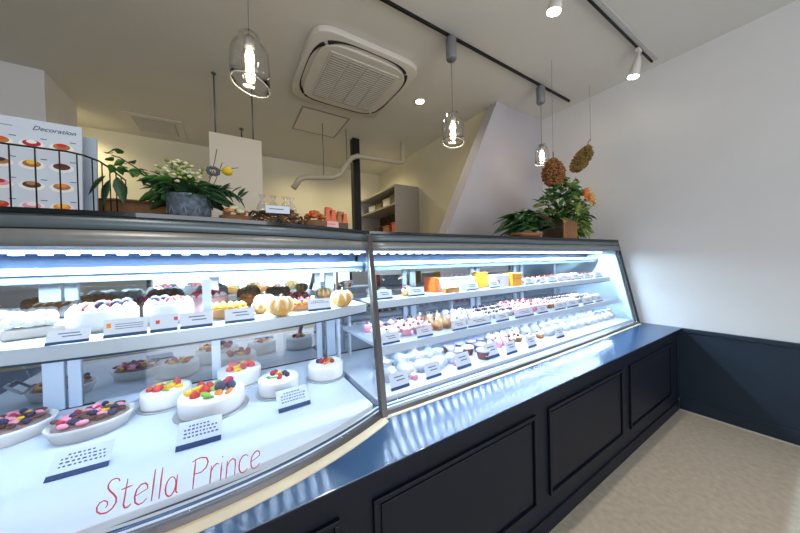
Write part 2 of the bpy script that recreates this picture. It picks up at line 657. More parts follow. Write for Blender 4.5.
# mullion, and end panels
b = MB()
p0, p1 = lb(1), lt(1)
w_ = .011
q0 = [p0 + Vector(v) for v in ((-w_, -.014, .0), (w_ + .003, -.014, 0), (w_ + .003, .014, 0), (-w_, .014, 0))]
q1 = [p1 + Vector(v) for v in ((-w_, -.018, -.013), (w_ + .002, -.018, -.013), (w_ + .002, .014, -.013), (-w_, .014, -.013))]
va = [b.bm.verts.new(p) for p in q0]; vb = [b.bm.verts.new(p) for p in q1]
b.bm.faces.new(va[::-1]); b.bm.faces.new(vb)
for i in range(4):
    b.bm.faces.new((va[i], va[(i + 1) % 4], vb[(i + 1) % 4], vb[i]))
W2(b.build('mullion', M_frame, bevel=.003), cr_)


def endpanel(fb, ft, t, x0, x1, m, name, root, yb=YR + .02):
    a, c = fb(t), ft(t)
    b = MB()
    P = [(a.y + .03, ZB + .001), (c.y + .03, ZTOP - .014), (yb, ZTOP - .014), (yb, ZB + .001)]
    b.prism(P, x0, x1, m, M=Matrix(((0, 0, 1, 0), (1, 0, 0, 0), (0, 1, 0, 0), (0, 0, 0, 1))))
    return W2(b.build(name, m), root)


endpanel(rb, rt, 1, 2.922, 2.932, mat('pale_blue_end', (196, 222, 236), .35), 'end_panel', cr_)
endpanel(lb, lt, 0, -.995, -.985, M_white, 'end_panel', cl)
b = MB()
a, c = rb(1), rt(1)
for dx, dy, m_ in ((.004, 0, M_black), (.004, .02, M_frame)):
    P = [(a.y + dy - .006, ZB), (c.y + dy - .006, ZTOP - .013), (c.y + dy + .008, ZTOP - .013), (a.y + dy + .008, ZB)]
    b.prism(P, 2.933, 2.945, m_, M=Matrix(((0, 0, 1, 0), (1, 0, 0, 0), (0, 1, 0, 0), (0, 0, 0, 1))))
W2(b.build('end_frame', None), cr_)
# rear sliding-door frames
for root, xs in ((cl, ((-.96, .03), (-.60, .055), (-.535, .035), (-.075, .036), (.42, .03), (.478, .05))),
                 (cr_, ((1.01, .03), (1.07, .045), (1.65, .04), (1.72, .04), (2.2, .04), (2.3, .04), (2.86, .04)))):
    for x, w_ in xs:
        b = MB(); b.box((x, YR - .012, .672), (x + w_, YR - .0005, 1.340)); W2(b.build('rear_frame', M_shelf, bevel=.002), root)
b = MB(); b.tube([(-.68, YR - .004, .80), (-.68, YR - .03, .80), (-.64, YR - .03, .765), (-.64, YR - .004, .765)], .005)
W2(b.build('door_handle', M_dsteel), cl)
# shelf posts
b = MB(); b.box((-.068, 1.05, 1.0305), (-.046, 1.06, 1.166)); W2(b.build('shelf_post', M_shelf), cl)
for x in (-.9, .5):
    b = MB(); b.box((x - .006, 1.44, .672), (x + .006, 1.47, 1.018)); W2(b.build('shelf_bracket', M_shelf), cl)
for x in (.60, 1.40, 2.15, 2.88):
    b = MB(); b.box((x - .005, 1.535, .672), (x + .005, 1.56, 1.016)); W2(b.build('shelf_bracket', M_shelf), cr_)

# ------------------------------------------------------------------ shop name on the glass (thin drawn strokes)


def arc(cx, cz, rx, rz, a0, a1, n=14):
    return [(cx + rx * math.cos(math.radians(a0 + (a1 - a0) * i / n)), cz + rz * math.sin(math.radians(a0 + (a1 - a0) * i / n))) for i in range(n + 1)]


def glyph(ch):
    if ch == 'S':
        return [[(.60, .86), (.56, .95), (.45, 1.0), (.33, .97), (.26, .86), (.27, .74), (.36, .62), (.47, .50), (.56, .37), (.57, .22), (.48, .08), (.33, 0), (.16, .02), (.04, .12), (.02, .25), (.08, .36), (.2, .4), (.3, .34), (.33, .24), (.28, .16)]], .66
    if ch == 't':
        return [[(.17, .92), (.16, .5), (.15, .12), (.20, .02), (.30, .01), (.38, .08)], [(.02, .62), (.34, .66)]], .42
    if ch == 'e':
        return [[(.05, .30), (.42, .42), (.41, .54), (.32, .63), (.2, .62), (.08, .5), (.04, .3), (.08, .1), (.2, 0), (.33, .02), (.44, .12)]], .5
    if ch == 'l':
        return [[(.10, 1.02), (.10, .5), (.10, .0)]], .24
    if ch == 'a':
        return [arc(.21, .3, .17, .31, 60, 420), [(.40, .63), (.40, .3), (.41, .08), (.48, .0)]], .54
    if ch == 'P':
        return [[(.12, 1.0), (.12, .5), (.12, 0)], [(.0, .93), (.12, .99), (.32, 1.0), (.52, .93), (.60, .76), (.54, .58), (.38, .48), (.2, .48), (.12, .5)]], .66
    if ch == 'r':
        return [[(.08, .62), (.08, 0)], [(.08, .4), (.16, .56), (.28, .63), (.36, .58)]], .40
    if ch == 'i':
        return [[(.08, .62), (.08, 0)], [(.08, .80), (.09, .85)]], .22
    if ch == 'n':
        return [[(.08, .62), (.08, 0)], [(.08, .42), (.18, .58), (.30, .63), (.40, .54), (.42, .36), (.42, 0)]], .54
    if ch == 'c':
        return [arc(.25, .31, .21, .32, 45, 318)], .5
    return [], .34


def decal():
    word = 'Stella Prince'
    adv = sum(glyph(c)[1] for c in word)
    xa, xb = -.238, .056          # baseline ends along the curved glass
    def fx(u):                    # u 0..1 along word, returns bottom-curve t
        x = xa + (xb - xa) * u
        return (x + .86) / (XS0 + .86)
    bm = MB()
    HT = .054
    u = 0
    for c in word:
        st, w = glyph(c)
        k = 1.0 if c in 'SP' else 1
        for s in st:
            pts = []
            # refine
            for i in range(len(s) - 1):
                for j in range(3):
                    f = j / 3
                    pts.append((s[i][0] * (1 - f) + s[i + 1][0] * f, s[i][1] * (1 - f) + s[i + 1][1] * f))
            pts.append(s[-1])
            P = []
            for (gx, gz) in pts:
                t = fx((u + gx + gz * .10) / adv)
                z = .708 - .020 * (u / adv) + gz * HT
                P.append(surf(lb, lt, t, z) + Vector((0, .0005, 0)))
            thick = [.0009 + .0006 * abs(math.sin(PI * i / max(1, len(P) - 1))) for i in range(len(P))]
            bm.tube(P, thick, 5)
        u += w
    o = bm.build('shop_name_lettering', M_decal, None, True)
    W2(o, cl)


decal()

# ------------------------------------------------------------------ price cards


def card_proto(w, h, lines=4, kind='text', lean=.6):
    t = thing('price_card', 'x', 'price card')
    M = Matrix.Rotation(-lean, 4, 'X')
    b = MB()
    b.box((-w / 2, 0, h * .20), (w / 2, .0014, h), M_card, M)
    if kind == 'text':
        for r in range(lines):
            z = h * (.78 - .13 * r)
            x = -w * .36 + (w * .1 if r == 0 else 0)
            while x < w * (.2 if r == 0 else .38):
                l = random.uniform(.03, .07) * w
                b.box((x, -.0004, z), (x + l, 0, z + h * .055), M_ink, M)
                x += l + w * .035
    if kind == 'small':
        b.box((-w * .25, -.0004, h * .7), (w * .25, 0, h * .76), M_ink, M)
        b.box((-w * .15, -.0004, h * .5), (w * .3, 0, h * .56), M_ink, M)
    if kind == 'pink':
        for x, z in ((-w * .3, h * .5), (w * .36, h * .62)):
            b.box((x, -.0005, z), (x + w * .14, 0, z + h * .2), M_red, M)
    if kind == 'orange':
        b.box((-w * .44, -.0005, h * .55), (-w * .34, 0, h * .8), M_oran, M)
        for r in range(3):
            b.box((-w * .25, -.0004, h * (.7 - .12 * r)), (w * .4, 0, h * (.73 - .12 * r)), M_ink, M)
    b.build('card_face', None, t)
    b = MB(); b.box((-w / 2, -.0008, h * .02), (w / 2, .0016, h * .20), M_cardblue, M)
    b.build('blue_strip', None, t)
    b = MB(); b.box((-w * .48, .003, 0), (w * .48, h * .35, .002)); b.build('card_stand', M_clear, t)
    return t


NCARD = [0]


def card(bl, br, z, hr, label, group, lines=4, kind='small', lean=.6):
    a, c = onz(bl[0], bl[1], z + .001), onz(br[0], br[1], z + .001)
    if z > .7:
        mid = (a + c) / 2
        fy = 1.061 if z < .9 else (1.121 if mid.x > .52 else .956 + .33 * (mid.x + .15) ** 2)
        k = (fy + .004) / mid.y
        a.x *= k; a.y *= k; c.x *= k; c.y *= k
        if z > 1 and mid.x <= .52:
            a.y = c.y = min(a.y, c.y) if mid.x < .2 else (a.y + c.y) / 2
        else:
            a.y = c.y = fy + .004
    w = (c - a).length
    t = card_proto(w, min(w * hr, .046) if z > .7 else w * hr, lines, kind, lean)
    t['label'] = label
    t['group'] = group
    t.location = (a + c) / 2
    t.rotation_euler = (0, 0, math.atan2(c.y - a.y, c.x - a.x))
    return t


Z0, Z1, Z2 = .670, 1.032, .842
card((43, 484), (108, 466), Z0, .62, 'large price card lying below the left fruit tart on the white deck', 'price cards on the deck of the curved showcase', kind='text', lean=.9)
card((175, 453), (221, 440), Z0, .75, 'price card before the big cake with kiwi, above the red lettering', 'price cards on the deck of the curved showcase', kind='text', lean=.9)
card((279, 414), (311, 404), Z0, .72, 'price card standing between the two small round cakes near the mullion', 'price cards on the deck of the curved showcase', kind='text', lean=.8)
gS = 'price cards on the upper shelf of the curved showcase'
card((44, 347), (94, 339), Z1, .5, 'long white price card at the far left of the upper shelf', gS, lean=.5)
card((103, 342), (148, 336), Z1, .75, 'large white price card with a small orange picture, below the strawberry cakes', gS, kind='orange', lean=.25)
card((150, 336), (178, 332.5), Z1, .85, 'pinkish card with two strawberry pictures on the upper shelf', gS, kind='pink', lean=.2)
card((180, 331), (213, 327), Z1, .6, 'plain price card just left of the white shelf post', gS, lean=.3)
card((225, 325), (255, 321), Z1, .55, 'price card in front of the yellow topped tart', gS, lean=.3)
card((309, 314.5), (331, 311.5), Z1, .55, 'price card standing between the two big pumpkin pastries', gS, kind='text', lines=2, lean=.3)
gU = 'price cards on the upper shelf of the straight showcase'
for i, (x0, x1, y) in enumerate(((377, 393, 298), (409, 425, 294.5), (467, 479, 289.5), (490, 500, 287.5), (526, 534, 284.5), (541, 547, 283), (549, 557, 282),
                                 (562, 570, 281), (573, 581, 280), (585, 592, 278.5), (596, 603, 277.5))):
    card((x0, y), (x1, y - (x1 - x0) * .1), 1.033, .62, nth(i, 'price card on the upper shelf right of the mullion'), gU, lean=.3)
gM = 'price cards on the middle shelf of the straight showcase'
for i, (x0, x1, y) in enumerate(((383, 400, 342), (418, 433, 334), (453, 467, 327.5), (469, 491, 323.5), (497, 509, 318.5), (516, 534, 315), (539, 548, 311.5), (556, 566, 308.5),
                                 (568, 579, 306), (584, 593, 303), (596, 603, 301.5))):
    card((x0, y), (x1, y - (x1 - x0) * .2), .843, .62, nth(i, 'price card on the middle shelf right of the mullion'), gM, lean=.3)
gD = 'price cards on the deck of the straight showcase'
for i, (x0, x1, y) in enumerate(((392, 410, 392), (427, 442, 380.5), (458, 472, 370.5), (487, 500, 360.5), (508, 518, 355.5), (529, 537, 348.5), (558, 565, 339))):
    card((x0, y), (x1, y - (x1 - x0) * .33), Z0, .75, nth(i, 'price card on the bottom deck right of the mullion'), gD, lean=.35)


# ------------------------------------------------------------------ cakes
def fruit_parts(root, spots, z):
    for (x, y, k, r) in spots:
        b = MB()
        if k == 'strawberry':
            b.lathe([(r * .2, -r * .2), (r, 0), (r * .85, r * .7), (r * .35, r * 1.3), (r * .05, r * 1.5)], 10, M_red)
            o = b.build('strawberry', None, root, True)
        elif k == 'kiwi':
            b.lathe([(r * .9, 0), (r * 1.1, r * .1), (r * 1.1, r * .35), (r * .9, r * .45)], 12, M_green, Matrix.Rotation(random.uniform(.3, 1), 4, 'X'))
            o = b.build('kiwi_slice', None, root, True)
        elif k == 'orange':
            b.lathe([(r * .4, 0), (r, r * .1), (r, r * .5), (r * .4, r * .7)], 10, M_oran, Matrix.Rotation(random.uniform(.2, .8), 4, 'Y'))
            o = b.build('orange_segment', None, root, True)
        elif k == 'mango':
            b.box((-r, -r * .6, 0), (r, r * .6, r), M_yel, Matrix.Rotation(random.uniform(0, 3), 4, 'Z'))
            o = b.build('mango_cube', None, root, False, .002)
        elif k == 'blueberry':
            b.ball((0, 0, r * .8), r, M_blu, 2)
            o = b.build('blueberry', None, root, True)
        elif k == 'raspberry':
            b.ball((0, 0, r * .8), r, M_rasp, 2, jit=.06)
            o = b.build('raspberry', None, root, True)
        elif k == 'pink':
            b.ball((0, 0, r * .4), r, M_pink, 2, (1.2, .8, .6), .08)
            o = b.build('pink_petal', None, root, True)
        elif k == 'choc':
            b.ball((0, 0, r * .4), r, M_choc, 2, (1.3, .8, .5), .05)
            o = b.build('chocolate_piece', None, root, True)
        o.location = (x, y, z)
        o.rotation_euler = (0, 0, random.uniform(0, 6))


def round_cake(px, py, R, h, label, spots, grp='whole cakes on the deck'):
    P = onz(px, py, Z0 + .0005)
    t = thing('whole_cake', label, 'cake', P, random.uniform(-.3, .3), grp)
    b = MB(); b.lathe([(R * 1.12, 0), (R * 1.14, .002), (R * 1.12, .004)], 40); b.build('cake_board', M_silver, t)
    b = MB(); b.lathe([(R * .97, .0045), (R, .012), (R, h * .9), (R * .96, h), (R * .8, h + .001), (.001, h + .001)], 40, fn=lambda r, z, a: r * (1 + .006 * math.sin(22 * a)) if z < h * .95 else r)
    b.build('cream_cake_body', M_cream, t, True)
    fruit_parts(t, [(x * R, y * R, k, r) for (x, y, k, r) in spots], h)
    return t


mix = lambda seed, n, spread, r, ks: [(spread * math.sqrt((i + .5) / n) * math.cos(i * 2.4 + seed), spread * math.sqrt((i + .5) / n) * math.sin(i * 2.4 + seed), ks[(i * 7 + seed) % len(ks)], r * random.uniform(.85, 1.15)) for i in range(n)]
ks1 = ['strawberry', 'kiwi', 'orange', 'mango', 'raspberry', 'kiwi', 'strawberry', 'blueberry']
round_cake(213, 408, .105, .066, 'large round white cake topped with kiwi, strawberry and orange in the middle', mix(1, 16, .74, .018, ks1))
round_cake(167, 403, .080, .062, 'white fruit cake half hidden left of the large kiwi cake', mix(3, 10, .66, .014, ['strawberry', 'kiwi', 'mango', 'strawberry']))
round_cake(240, 382, .088, .068, 'white cake with strawberries and yellow fruit at the rear glass', mix(2, 11, .66, .015, ['strawberry', 'mango', 'raspberry', 'strawberry']))
round_cake(279, 391, .078, .064, 'small white round cake with berries left of the card by the mullion', mix(5, 10, .55, .011, ['strawberry', 'blueberry', 'mango', 'raspberry', 'kiwi']))
round_cake(326, 376, .080, .068, 'white round cake with mixed fruit heap nearest the mullion', mix(0, 11, .45, .012, ['strawberry', 'orange', 'kiwi', 'blueberry', 'raspberry', 'mango']))


def oval_tart(px, py, R, label, rz):
    P = onz(px, py, Z0 + .0005)
    t = thing('fruit_tart', label, 'tart', P, rz, 'oval fruit tarts in white dishes')
    b = MB()
    b.lathe([(R * .80, 0), (R * .84, .002), (R * .97, .036), (R, .046), (R * .97, .046), (R * .90, .036), (.001, .034)], 44, fn=lambda r, z, a: r * (1 + (.012 * math.cos(30 * a) if r > R * .9 else 0)))
    o = b.build('dish', M_dish, t, True); o.scale = (1.05, .85, 1)
    b = MB()
    b.lathe([(R * .88, .0365), (R * .80, .046), (R * .4, .052), (.001, .054)], 36, caps=False)
    o = b.build('tart_filling', mat('taupe_cream', (150, 124, 116), .6, noise=(60, .3)), t, True); o.scale = (1.03, .83, 1)
    for i in range(34):
        a = i * 2.4
        r = .84 * math.sqrt((i + .5) / 34)
        k = ['pink', 'choc', 'blueberry', 'raspberry', 'choc', 'mango', 'pink', 'choc', 'choc', 'blueberry', 'pink'][i % 11]
        fruit_parts(t, [(r * R * math.cos(a), r * R * .82 * math.sin(a), k, .013 if k in ('pink', 'choc') else .010)], .050 + .006 * (1 - r))
    return t


oval_tart(93, 430, .098, 'oval tart of pink and dark fruit in a white dish behind the big price card', .35)
oval_tart(4, 440, .105, 'oval tart of pink and dark fruit cut off at the left picture edge', .35)
# small folded white paper between the tarts and the cakes
P = onz(124, 398, Z0 + .0005)
t = thing('doily_stack', 'white lace doily lying behind the left fruit tart', 'doily', P)
b = MB()
b.lathe([(.001, 0), (.075, 0), (.085, .002), (.075, .004), (.001, .004)], 32, fn=lambda r, z, a: r * (1 + .03 * math.sin(16 * a)), caps=False); b.build('lace_disc', M_card, t)
P = onz(107, 396, Z0 + .0005)

# pumpkins
pk = thing('pumpkin_pastry', 'x', 'pastry')
b = MB()
n = 60
Rp = .047


def pfn(r, z, a):
    return r * (1 - .10 * (abs(math.cos(4.5 * a)) ** .5 < .0) - .09 * (1 - abs(math.sin(4.5 * a))) ** 2)


prof = [(Rp * math.sin(q) ** .85 if 0 < q < PI else .001, .036 - .036 * math.cos(q)) for q in [PI * i / 14 for i in range(15)]]
b.lathe(prof, 72, fn=pfn)
b.build('pastry_body', M_pump, pk, True)
for i in range(9):
    a0 = (i + .5) * 2 * PI / 9
    b = MB()
    b.tube([((Rp * math.sin(q) ** .85) * .985 * math.cos(a0), (Rp * math.sin(q) ** .85) * .985 * math.sin(a0), .036 - .0365 * math.cos(q)) for q in [PI * (.42 + .054 * j) for j in range(9)]], [.0035 + .0025 * math.sin(PI * j / 8) for j in range(9)], 6)
    b.build('sugar_ridge', M_pumpw, pk, True)
b = MB(); b.tube([(0, 0, .068), (.001, 0, .076), (.005, 0, .082)], [.004, .003, .003], 7); b.build('stem', M_pumpw, pk, True)
for px, py, s, lab in ((.152, 1.025, .9, 'big pumpkin-shaped pastry left of the card, nearest the front'), (.392, 1.082, .9, 'pumpkin-shaped pastry between the card and the mullion'),
                       ):
    place(pk, (px, py, Z1 - .001), random.uniform(0, 1), lab, 'pumpkin pastries on the upper shelf', s)
for X, Y, s, lab in ((.125, 1.25, .8, 'pumpkin-shaped pastry at the back behind the biggest one'), (.40, 1.36, .8, 'smallest pumpkin-shaped pastry far back before the dark rear glass'),
                     (.098, 1.125, .6, 'small pumpkin-shaped pastry half hidden left of the big one')):
    place(pk, (X, Y, Z1 - .001), .5, lab, 'pumpkin pastries on the upper shelf', s)


# tarts / square cakes of the left upper shelf
def shelf_cake(X, Y, rx, ry, h, bodym, topm, label, cat='cake', spots=(), name='cream_cake', n=32, rz=0, top='cap'):
    t = thing(name, label, cat, (X, Y, Z1 - .0015), rz)
    b = MB(); b.lathe([(rx * 1.06, 0), (rx * 1.08, .001), (rx * 1.06, .003)], n); o = b.build('cake_board', M_silver, t); o.scale = (1, ry / rx, 1)
    b = MB(); b.lathe([(rx * .96, .0035), (rx, .01), (rx, h * .9), (rx * .95, h), (.001, h)], n); o = b.build('cake_body', bodym, t, True); o.scale = (1, ry / rx, 1)
    b = MB()
    for i in range(int(14)):
        a = 2 * PI * i / 14
        b.lathe([(.010, 0), (.012, .004), (.007, .010), (.0005, .016)], 8, M=Matrix.Translation((rx * .78 * math.cos(a), ry * .78 * math.sin(a), h)))
    b.build('topping_ring', topm, t, True)
    fruit_parts(t, spots, h)
    return t


sb = lambda n, R, r, ks: [(R * math.sqrt((i + .4) / n) * math.cos(2.4 * i), R * math.sqrt((i + .4) / n) * math.sin(2.4 * i), ks[i % len(ks)], r) for i in range(n)]
shelf_cake(-.31, 1.15, .075, .07, .06, M_cream, M_cream, 'white cream cake with strawberries behind the large orange-picture card', spots=sb(9, .05, .015, ['strawberry', 'strawberry', 'blueberry']))
shelf_cake(-.160, 1.14, .062, .06, .062, M_cream, M_cream, 'white cream cake with strawberries behind the strawberry-picture card', spots=sb(7, .042, .015, ['strawberry', 'blueberry', 'strawberry']))
shelf_cake(-.075, 1.34, .075, .07, .058, mat('pink_sponge', (236, 186, 190), .6), M_cream, 'pink sided cake with strawberries at the back left of the shelf post', spots=sb(8, .05, .014, ['strawberry', 'raspberry']))
shelf_cake(-.005, 1.12, .062, .055, .035, M_brown, M_yel, 'low yellow topped tart behind a price card right of the shelf post', 'tart', sb(10, .045, .010, ['mango', 'mango', 'orange']), 'yellow_tart')
shelf_cake(.10, 1.40, .06, .055, .035, M_brown, M_brown, 'brown baked tart at the back right of the shelf post', 'tart', sb(8, .05, .012, ['choc', 'orange']), 'baked_tart')
shelf_cake(.235, 1.12, .066, .05, .025, M_brown, M_oran, 'flat apple tart with orange glaze behind the card between the pumpkins', 'tart', sb(14, .05, .011, ['orange', 'orange', 'raspberry']), 'apple_tart')
shelf_cake(.26, 1.36, .07, .06, .03, M_choc, M_choc, 'dark chocolate tart at the back between the pumpkins', 'tart', sb(10, .05, .010, ['choc', 'raspberry']), 'chocolate_tart')
shelf_cake(-.27, 1.37, .075, .07, .05, M_choc, M_leafr, 'dark berry cake at the back behind the strawberry cakes', spots=sb(14, .058, .012, ['raspberry', 'choc', 'blueberry']))

# cream rolls on the far left of the upper shelf
for i, (X, Y, L) in enumerate(((-.43, 1.14, .10), (-.50, 1.27, .12), (-.55, 1.12, .10), (-.40, 1.30, .07), (-.66, 1.22, .12))):
    t = thing('cream_roll', ['white cream roll nearest the long card', 'white cream roll behind the long card, further left', 'white cream roll at the left picture edge',
                             'short white cream roll beside the strawberry cakes', 'white cream roll beyond the left picture edge'][i], 'cake', (X, Y, Z1 - .001), .3 - .1 * i, 'white cream rolls on the upper shelf')
    b = MB()
    for k in range(int(L / .017)):
        for j in range(3):
            b.ball((-L / 2 + .017 * k, (j - 1) * .018, .040 + (.012 if j == 1 else 0) + random.uniform(-.004, .006)), .015, None, 2, (1, 1, .9), .05)
    b.build('piped_cream', M_cream, t, True)
    b = MB(); b.box((-L / 2 - .01, -.03, 0), (L / 2, .03, .026)); b.build('sponge_base', mat('pale_sponge', (228, 222, 216), .7), t, False, .006)


for i, (X, Y, r) in enumerate(((-.66, 1.40, .1), (-.50, 1.43, -.1))):  # loaf shapes added to imitate a long brown reflection behind the cream
    t = thing('bread_loaf', ['long brown loaf at the back of the upper shelf, left end', 'brown loaf at the back behind the cream rolls'][i], 'bread', (X, Y, Z1 - .001), r, 'brown loaves on the upper shelf')
    b = MB(); b.lathe([(.008, -.07), (.024, -.062), (.032, -.03), (.034, 0), (.032, .03), (.024, .062), (.008, .07)], 18, M=Matrix.Translation((0, 0, .033)) @ Matrix.Rotation(PI / 2, 4, 'Y')); b.build('crust', M_brown, t, True)
    b = MB()
    for k in range(5):
        b.tube([(-.045 + .022 * k, -.018, .060), (-.040 + .022 * k, 0, .067), (-.032 + .022 * k, .018, .060)], .003, 6)
    b.build('crust_slash', M_pumpw, t, True)

# ------------------------------------------------------------------ small desserts
def swirl(b, r, h, z, m, lobes=6, tw=3.0, n=36, k=7):
    prof = []
    for i in range(k + 1):
        q = i / k
        prof.append((r * (1 - q ** 1.5) + .0008, z + h * q))
    b.lathe(prof, n, m, fn=lambda rr, zz, a: rr * (1 + .13 * math.cos(lobes * a + tw * (zz - z) / h * 2)))


def cup(b, r0, r1, h, m):
    b.lathe([(r0, 0), (r0 * 1.02, .002), (r1, h), (r1 * .96, h), (.001, h - .002)], 20, m, caps=False)
    b.lathe([(.0005, 0), (r0, 0)], 20, m, caps=False)


def proto(name, label, cat):
    return thing(name, label, cat)


P_straw = proto('strawberry_cup', 'x', 'dessert')
b = MB(); cup(b, .020, .029, .038, M_pink); b.build('cup', None, P_straw, True)
b = MB(); swirl(b, .030, .030, .036, M_cream); b.build('cream', None, P_straw, True)
for x, y, r in ((.012, -.016, .010), (-.013, -.010, .008), (.0, .014, .010)):
    b = MB(); b.lathe([(r * .2, -r * .5), (r, 0), (r * .8, r * .7), (r * .05, r * 1.5)], 10, M_red); o = b.build('strawberry', None, P_straw, True); o.location = (x, y, .050)
P_cream = proto('cream_cup', 'x', 'dessert')
b = MB(); cup(b, .019, .027, .034, M_cup); b.build('cup', None, P_cream, True)
b = MB()
for x, y, z in ((0, 0, .030), (-.013, -.008, .028), (.013, -.008, .028), (0, .013, .028)):
    vs0 = len(b.bm.verts)
    swirl(b, .016, .032, 0, M_cream)
    b.bm.verts.ensure_lookup_table()
    for v in b.bm.verts[vs0:]:
        v.co += Vector((x, y, z))
b.build('cream', None, P_cream, True)
b = MB(); b.ball((.010, -.018, .050), .005, M_blu); b.build('berry', None, P_cream, True)
P_mont = proto('mont_blanc', 'x', 'dessert')
b = MB(); cup(b, .022, .029, .022, M_brown); b.build('paper_cup', None, P_mont, True)
b = MB(); swirl(b, .030, .038, .020, mat('chestnut_cream', (206, 158, 110), .6), 10, 5); b.build('chestnut_cream', None, P_mont, True)
b = MB(); b.ball((0, -.004, .058), .010, M_cream, 2, jit=.05); b.build('cream_dab', None, P_mont, True)
b = MB(); b.ball((.006, -.012, .060), .0065, M_choc); b.build('chestnut', None, P_mont, True)
P_choc = proto('chocolate_cup', 'x', 'dessert')
b = MB(); cup(b, .019, .027, .032, M_cup); b.build('cup', None, P_choc, True)
b = MB(); swirl(b, .027, .022, .030, M_cream); b.build('cream', None, P_choc, True)
for k in range(4):
    b = MB(); a = k * 1.57 + .4; b.box((-.006, -.006, 0), (.006, .006, .011), M_choc, Matrix.Rotation(.5, 4, 'Y')); o = b.build('chocolate_cube', None, P_choc, False, .001); o.location = (.012 * math.cos(a), .012 * math.sin(a), .044)
P_pink = proto('pink_cake', 'x', 'dessert')
b = MB(); b.lathe([(.024, 0), (.026, .003), (.026, .030), (.022, .036), (.001, .037)], 20, M_pink, caps=True); b.build('cake_body', None, P_pink, True)
b = MB(); swirl(b, .020, .022, .035, M_cream); b.build('cream', None, P_pink, True)
b = MB(); b.ball((.0, -.010, .050), .008, M_rasp); b.build('raspberry', None, P_pink, True)
P_jelly = proto('jelly_cup', 'x', 'dessert')
b = MB(); cup(b, .026, .036, .040, M_jelly); b.build('jelly', None, P_jelly, True)
b = MB(); b.lathe([(.037, .040), (.039, .041), (.038, .046), (.030, .052), (.001, .054)], 24, M_lid); b.build('lid', None, P_jelly, True)
P_slice = proto('cake_slice', 'x', 'cake slice')
b = MB(); b.prism([(-.018, -.030), (.018, -.030), (.003, .045), (-.003, .045)], 0, .018, M_cream); b.prism([(-.018, -.030), (.018, -.030), (.003, .045), (-.003, .045)], .018, .024, M_pink); b.prism([(-.018, -.030), (.018, -.030), (.003, .045), (-.003, .045)], .024, .040, M_cream); b.build('slice_body', None, P_slice, False, .001)
b = MB(); b.lathe([(.001, -.003), (.008, 0), (.007, .006), (.0005, .013)], 10, M_red); o = b.build('strawberry', None, P_slice, True); o.location = (0, -.012, .043)
P_bag = proto('meringue_bag', 'x', 'bag')
b = MB()
for i in range(16):
    b.ball((random.uniform(-.03, .03), random.uniform(-.02, .02), random.uniform(.014, .045)), .015, M_cream, 1, jit=.12)
b.build('meringues', None, P_bag, True)
b = MB(); b.lathe([(.030, .001), (.044, .012), (.047, .035), (.034, .056), (.014, .068), (.022, .084), (.028, .092)], 18, mat('foggy_bag', (236, 242, 250), .35, alpha=.38), fn=lambda r, z, a: r * (1 + .10 * math.sin(7 * a + z * 60)), caps=False); b.build('bag', None, P_bag, True)
P_puff = proto('cream_puff', 'x', 'dessert')
b = MB(); cup(b, .020, .028, .022, M_card); b.build('paper_cup', None, P_puff, True)
b = MB()
for i in range(9):
    a = i * 2.4; r = .017 * math.sqrt((i + .3) / 9)
    b.ball((r * 1.2 * math.cos(a), r * 1.2 * math.sin(a), .030 + .012 * (1 - i / 9)), .011, M_cream, 1, jit=.1)
b.build('cream', None, P_puff, True)
P_fc = proto('fruit_cupcake', 'x', 'dessert')
b = MB(); b.lathe([(.020, 0), (.022, .001), (.030, .032), (.001, .033)], 30, M_brown, fn=lambda r, z, a: r * (1 + .05 * math.cos(15 * a))); b.build('fluted_case', None, P_fc, True)
b = MB(); swirl(b, .026, .022, .031, M_cream); b.build('cream', None, P_fc, True)
for k, (x, y, m_) in enumerate(((.012, -.012, M_blu), (-.012, -.010, M_red), (.0, .012, M_oran))):
    b = MB(); b.ball((x, y, .045), .008, m_); b.build('fruit', None, P_fc, True)

NAMES = {'strawberry_cup': 'strawberry topped pink dessert cup', 'cream_cup': 'white peaked cream cup', 'mont_blanc': 'chestnut brown mont blanc swirl',
         'chocolate_cup': 'chocolate cube topped cream cup', 'pink_cake': 'little round pink cake with cream', 'jelly_cup': 'purple brown jelly cup with lid',
         'cake_slice': 'white and pink layered cake slice', 'meringue_bag': 'clear bag of white meringues', 'cream_puff': 'white cream puff in paper',
         'fruit_cupcake': 'fluted cupcake with cream and fruit'}


def row(seq, y, z, where, rowname, sc_=1.0):
    cnt = {}
    for pr, x, s in seq:
        base = pr.name.split('.')[0]
        i = cnt.get(base, 0); cnt[base] = i + 1
        lab = nth(i, NAMES[base]) + ', ' + rowname + ', ' + where.replace('the ', '')
        place(pr, (x, y + random.uniform(-.004, .004), z), random.uniform(0, 6) if pr not in (P_slice,) else random.uniform(-.2, .2), lab, base.replace('_', ' ') + 's on ' + where, s * sc_)


def spread(seqspec, x0, dx, jitter=.002):
    out = []
    x = x0
    for pr, n in seqspec:
        for i in range(n):
            out.append((pr, x + random.uniform(-jitter, jitter), 1))
            x += dx
    return out


ms = 'the middle shelf'
